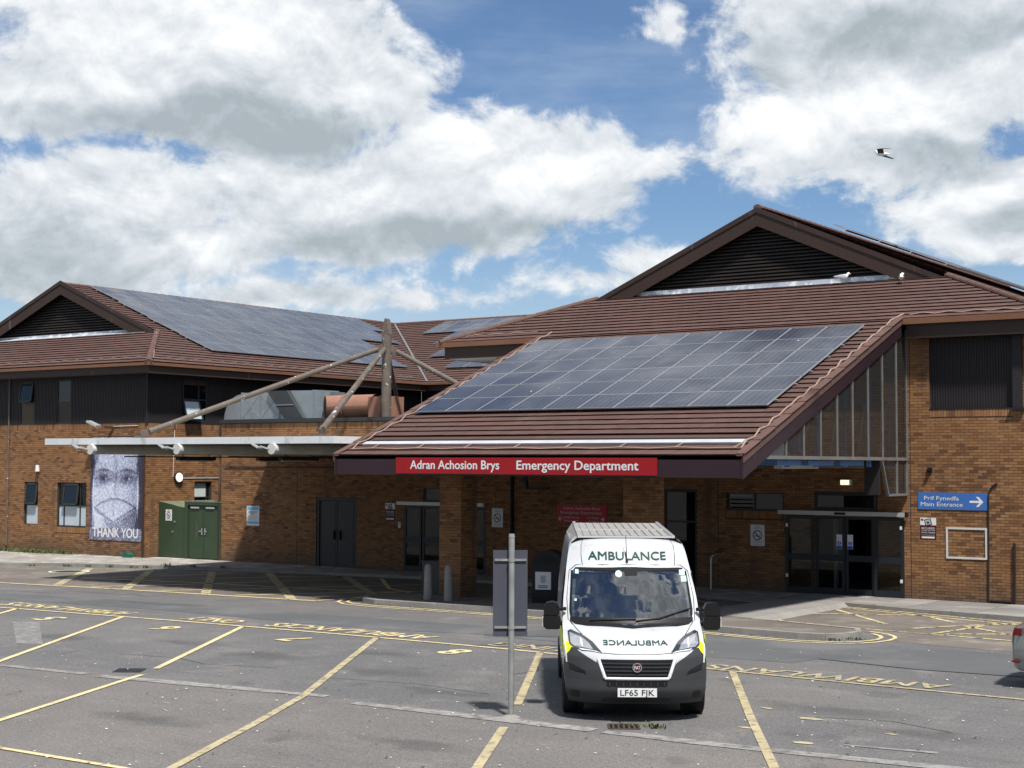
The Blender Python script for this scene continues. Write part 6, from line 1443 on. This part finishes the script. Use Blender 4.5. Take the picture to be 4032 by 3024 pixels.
def blades(spots, name, mat, label, cat=None):
    m_ = MB()
    for (x,y,sx,sy,n,h) in spots:
        for i in range(n):
            px, py = x+random.gauss(0,sx), y+random.gauss(0,sy); a = random.uniform(0,6.28); l_ = h*random.uniform(.4,1.1); w = .008+.008*random.random(); dx, dy = math.cos(a)*l_*.5, math.sin(a)*l_*.5
            q = (-math.sin(a)*w, math.cos(a)*w); z0 = .1 if y > 36 else 0.
            m_.face([(px-q[0],py-q[1],z0),(px+q[0],py+q[1],z0),(px+dx*.5+q[0]*.8,py+dy*.5+q[1]*.8,z0+l_*.6),(px+dx*.5-q[0]*.8,py+dy*.5-q[1]*.8,z0+l_*.6)]); m_.face([(px+dx*.5-q[0]*.8,py+dy*.5-q[1]*.8,z0+l_*.6),(px+dx*.5+q[0]*.8,py+dy*.5+q[1]*.8,z0+l_*.6),(px+dx,py+dy,z0+l_*.85)])
    o = kind(m_.build(name, mat), 'stuff'); o['label'] = label; o['category'] = cat or 'grass'; return o
blades([(-49.2,38.2,.9,.18,900,.16),(-47.4,38.35,.5,.1,250,.12)], 'grass_verge', 'grassm', 'strip of rough grass along the foot of the left wing')
blades([(-10.40,18.46,.06,.05,46,.09),(-10.75,18.5,.2,.05,30,.045)], 'weeds', 'weedm', 'green weeds growing beside the rusty drain')
kw = [(a+random.uniform(-.3,.3), interp([(-50,31.0),(-44.9,33.6),(-42.56,34.97),(-39.45,35.97),(-35.8,36.7)], a)-.03, .12, .03, 26, .13) for a in (-45.5,-44,-42.9,-42,-41.2,-40.6,-39.8,-38.9,-38,-36.8)]
kw += [(-12.5+random.uniform(-.3,.2), 29.6+random.uniform(0,.6), .10, .06, 22, .07) for _ in range(5)]
blades([(x,y,sx,sy,n,h) for (x,y,sx,sy,n,h) in kw], 'weeds', 'weedm', 'weeds sprouting along the kerb stones')
def litter(n, area, name, mat, label, smin, smax, z=.015):
    m_ = MB()
    for i in range(n):
        x, y = area(); s_ = random.uniform(smin, smax)**1.0; a = random.uniform(0,6.28); k = random.uniform(.3,.9); nn = random.choice((4,5,6)); ph = [random.uniform(.6,1.2) for _ in range(nn)]
        P_ = [(x+s_*ph[j]*math.cos(2*math.pi*j/nn)*math.cos(a)-s_*k*ph[j]*math.sin(2*math.pi*j/nn)*math.sin(a), y+s_*ph[j]*math.cos(2*math.pi*j/nn)*math.sin(a)+s_*k*ph[j]*math.sin(2*math.pi*j/nn)*math.cos(a), z+random.uniform(0,.008)) for j in range(nn)]
        m_.face(P_)
    o = kind(m_.build(name, mat), 'stuff'); o['label'] = label; o['category'] = 'litter'
def field(d0, d1):
    def f():
        d = random.uniform(d0, d1); s_ = random.uniform(-.36,.36)*d; return (fw.x*d+rt.x*s_, fw.y*d+rt.y*s_)
    return f
litter(230, field(17,24), 'bird_lime', 'litterm', 'white flecks of litter and droppings on the asphalt', .008, .030)
litter(130, field(24,30), 'bird_lime', 'litterm', 'white flecks scattered over the bay road', .012, .034)
litter(140, field(17,27), 'leaf_debris', 'leafm', 'dark leaf crumbs scattered on the asphalt', .012, .04)
def gutterleaf():
    t = random.random(); a = -26+13.4*t; return (a, interp([(-26,30.4),(-24,30.2),(-21.7,30.3),(-18.5,30.1),(-15.7,29.72),(-13.3,29.55),(-12.6,29.65)], a)-abs(random.gauss(0,.08)))
litter(420, gutterleaf, 'leaf_litter', 'leafm', 'brown leaf litter gathered against the island kerb', .012, .035)

# ------------------------------------------------------------------ wooded bank behind the viewer, seen only as reflections
def wood(spots, label):
    m_ = MB()
    for (x, y, r, h, n) in spots:
        m_.tube([(x,y,0),(x,y,h*.5)], [.3,.18], 6)
        for i in range(n):
            u, v, w = random.gauss(0,.5), random.gauss(0,.5), random.uniform(-1,1)
            c = Vector((x+r*u*(1-.25*abs(w)), y+r*v*(1-.25*abs(w)), h*(.58+.40*w))); s_ = random.uniform(.35,.8)
            d = Vector((random.gauss(0,1),random.gauss(0,1),random.gauss(0,1))).normalized(); e = d.orthogonal().normalized(); f = d.cross(e)
            m_.face([c+e*s_, c+f*s_*.7, c-e*s_, c-f*s_*.7])
    o = kind(m_.build('woodland', 'weedm'), 'stuff'); o['label'] = label; o['category'] = 'trees'
sp_ = []
for i in range(30):
    a_ = R(34.766)+math.pi+R(-75+150*i/29); d_ = random.uniform(26,36)
    sp_.append((-math.sin(a_)*d_, math.cos(a_)*d_, random.uniform(2.6,4), random.uniform(7,11), 330))
wood(sp_, 'belt of broadleaf trees behind the viewer')
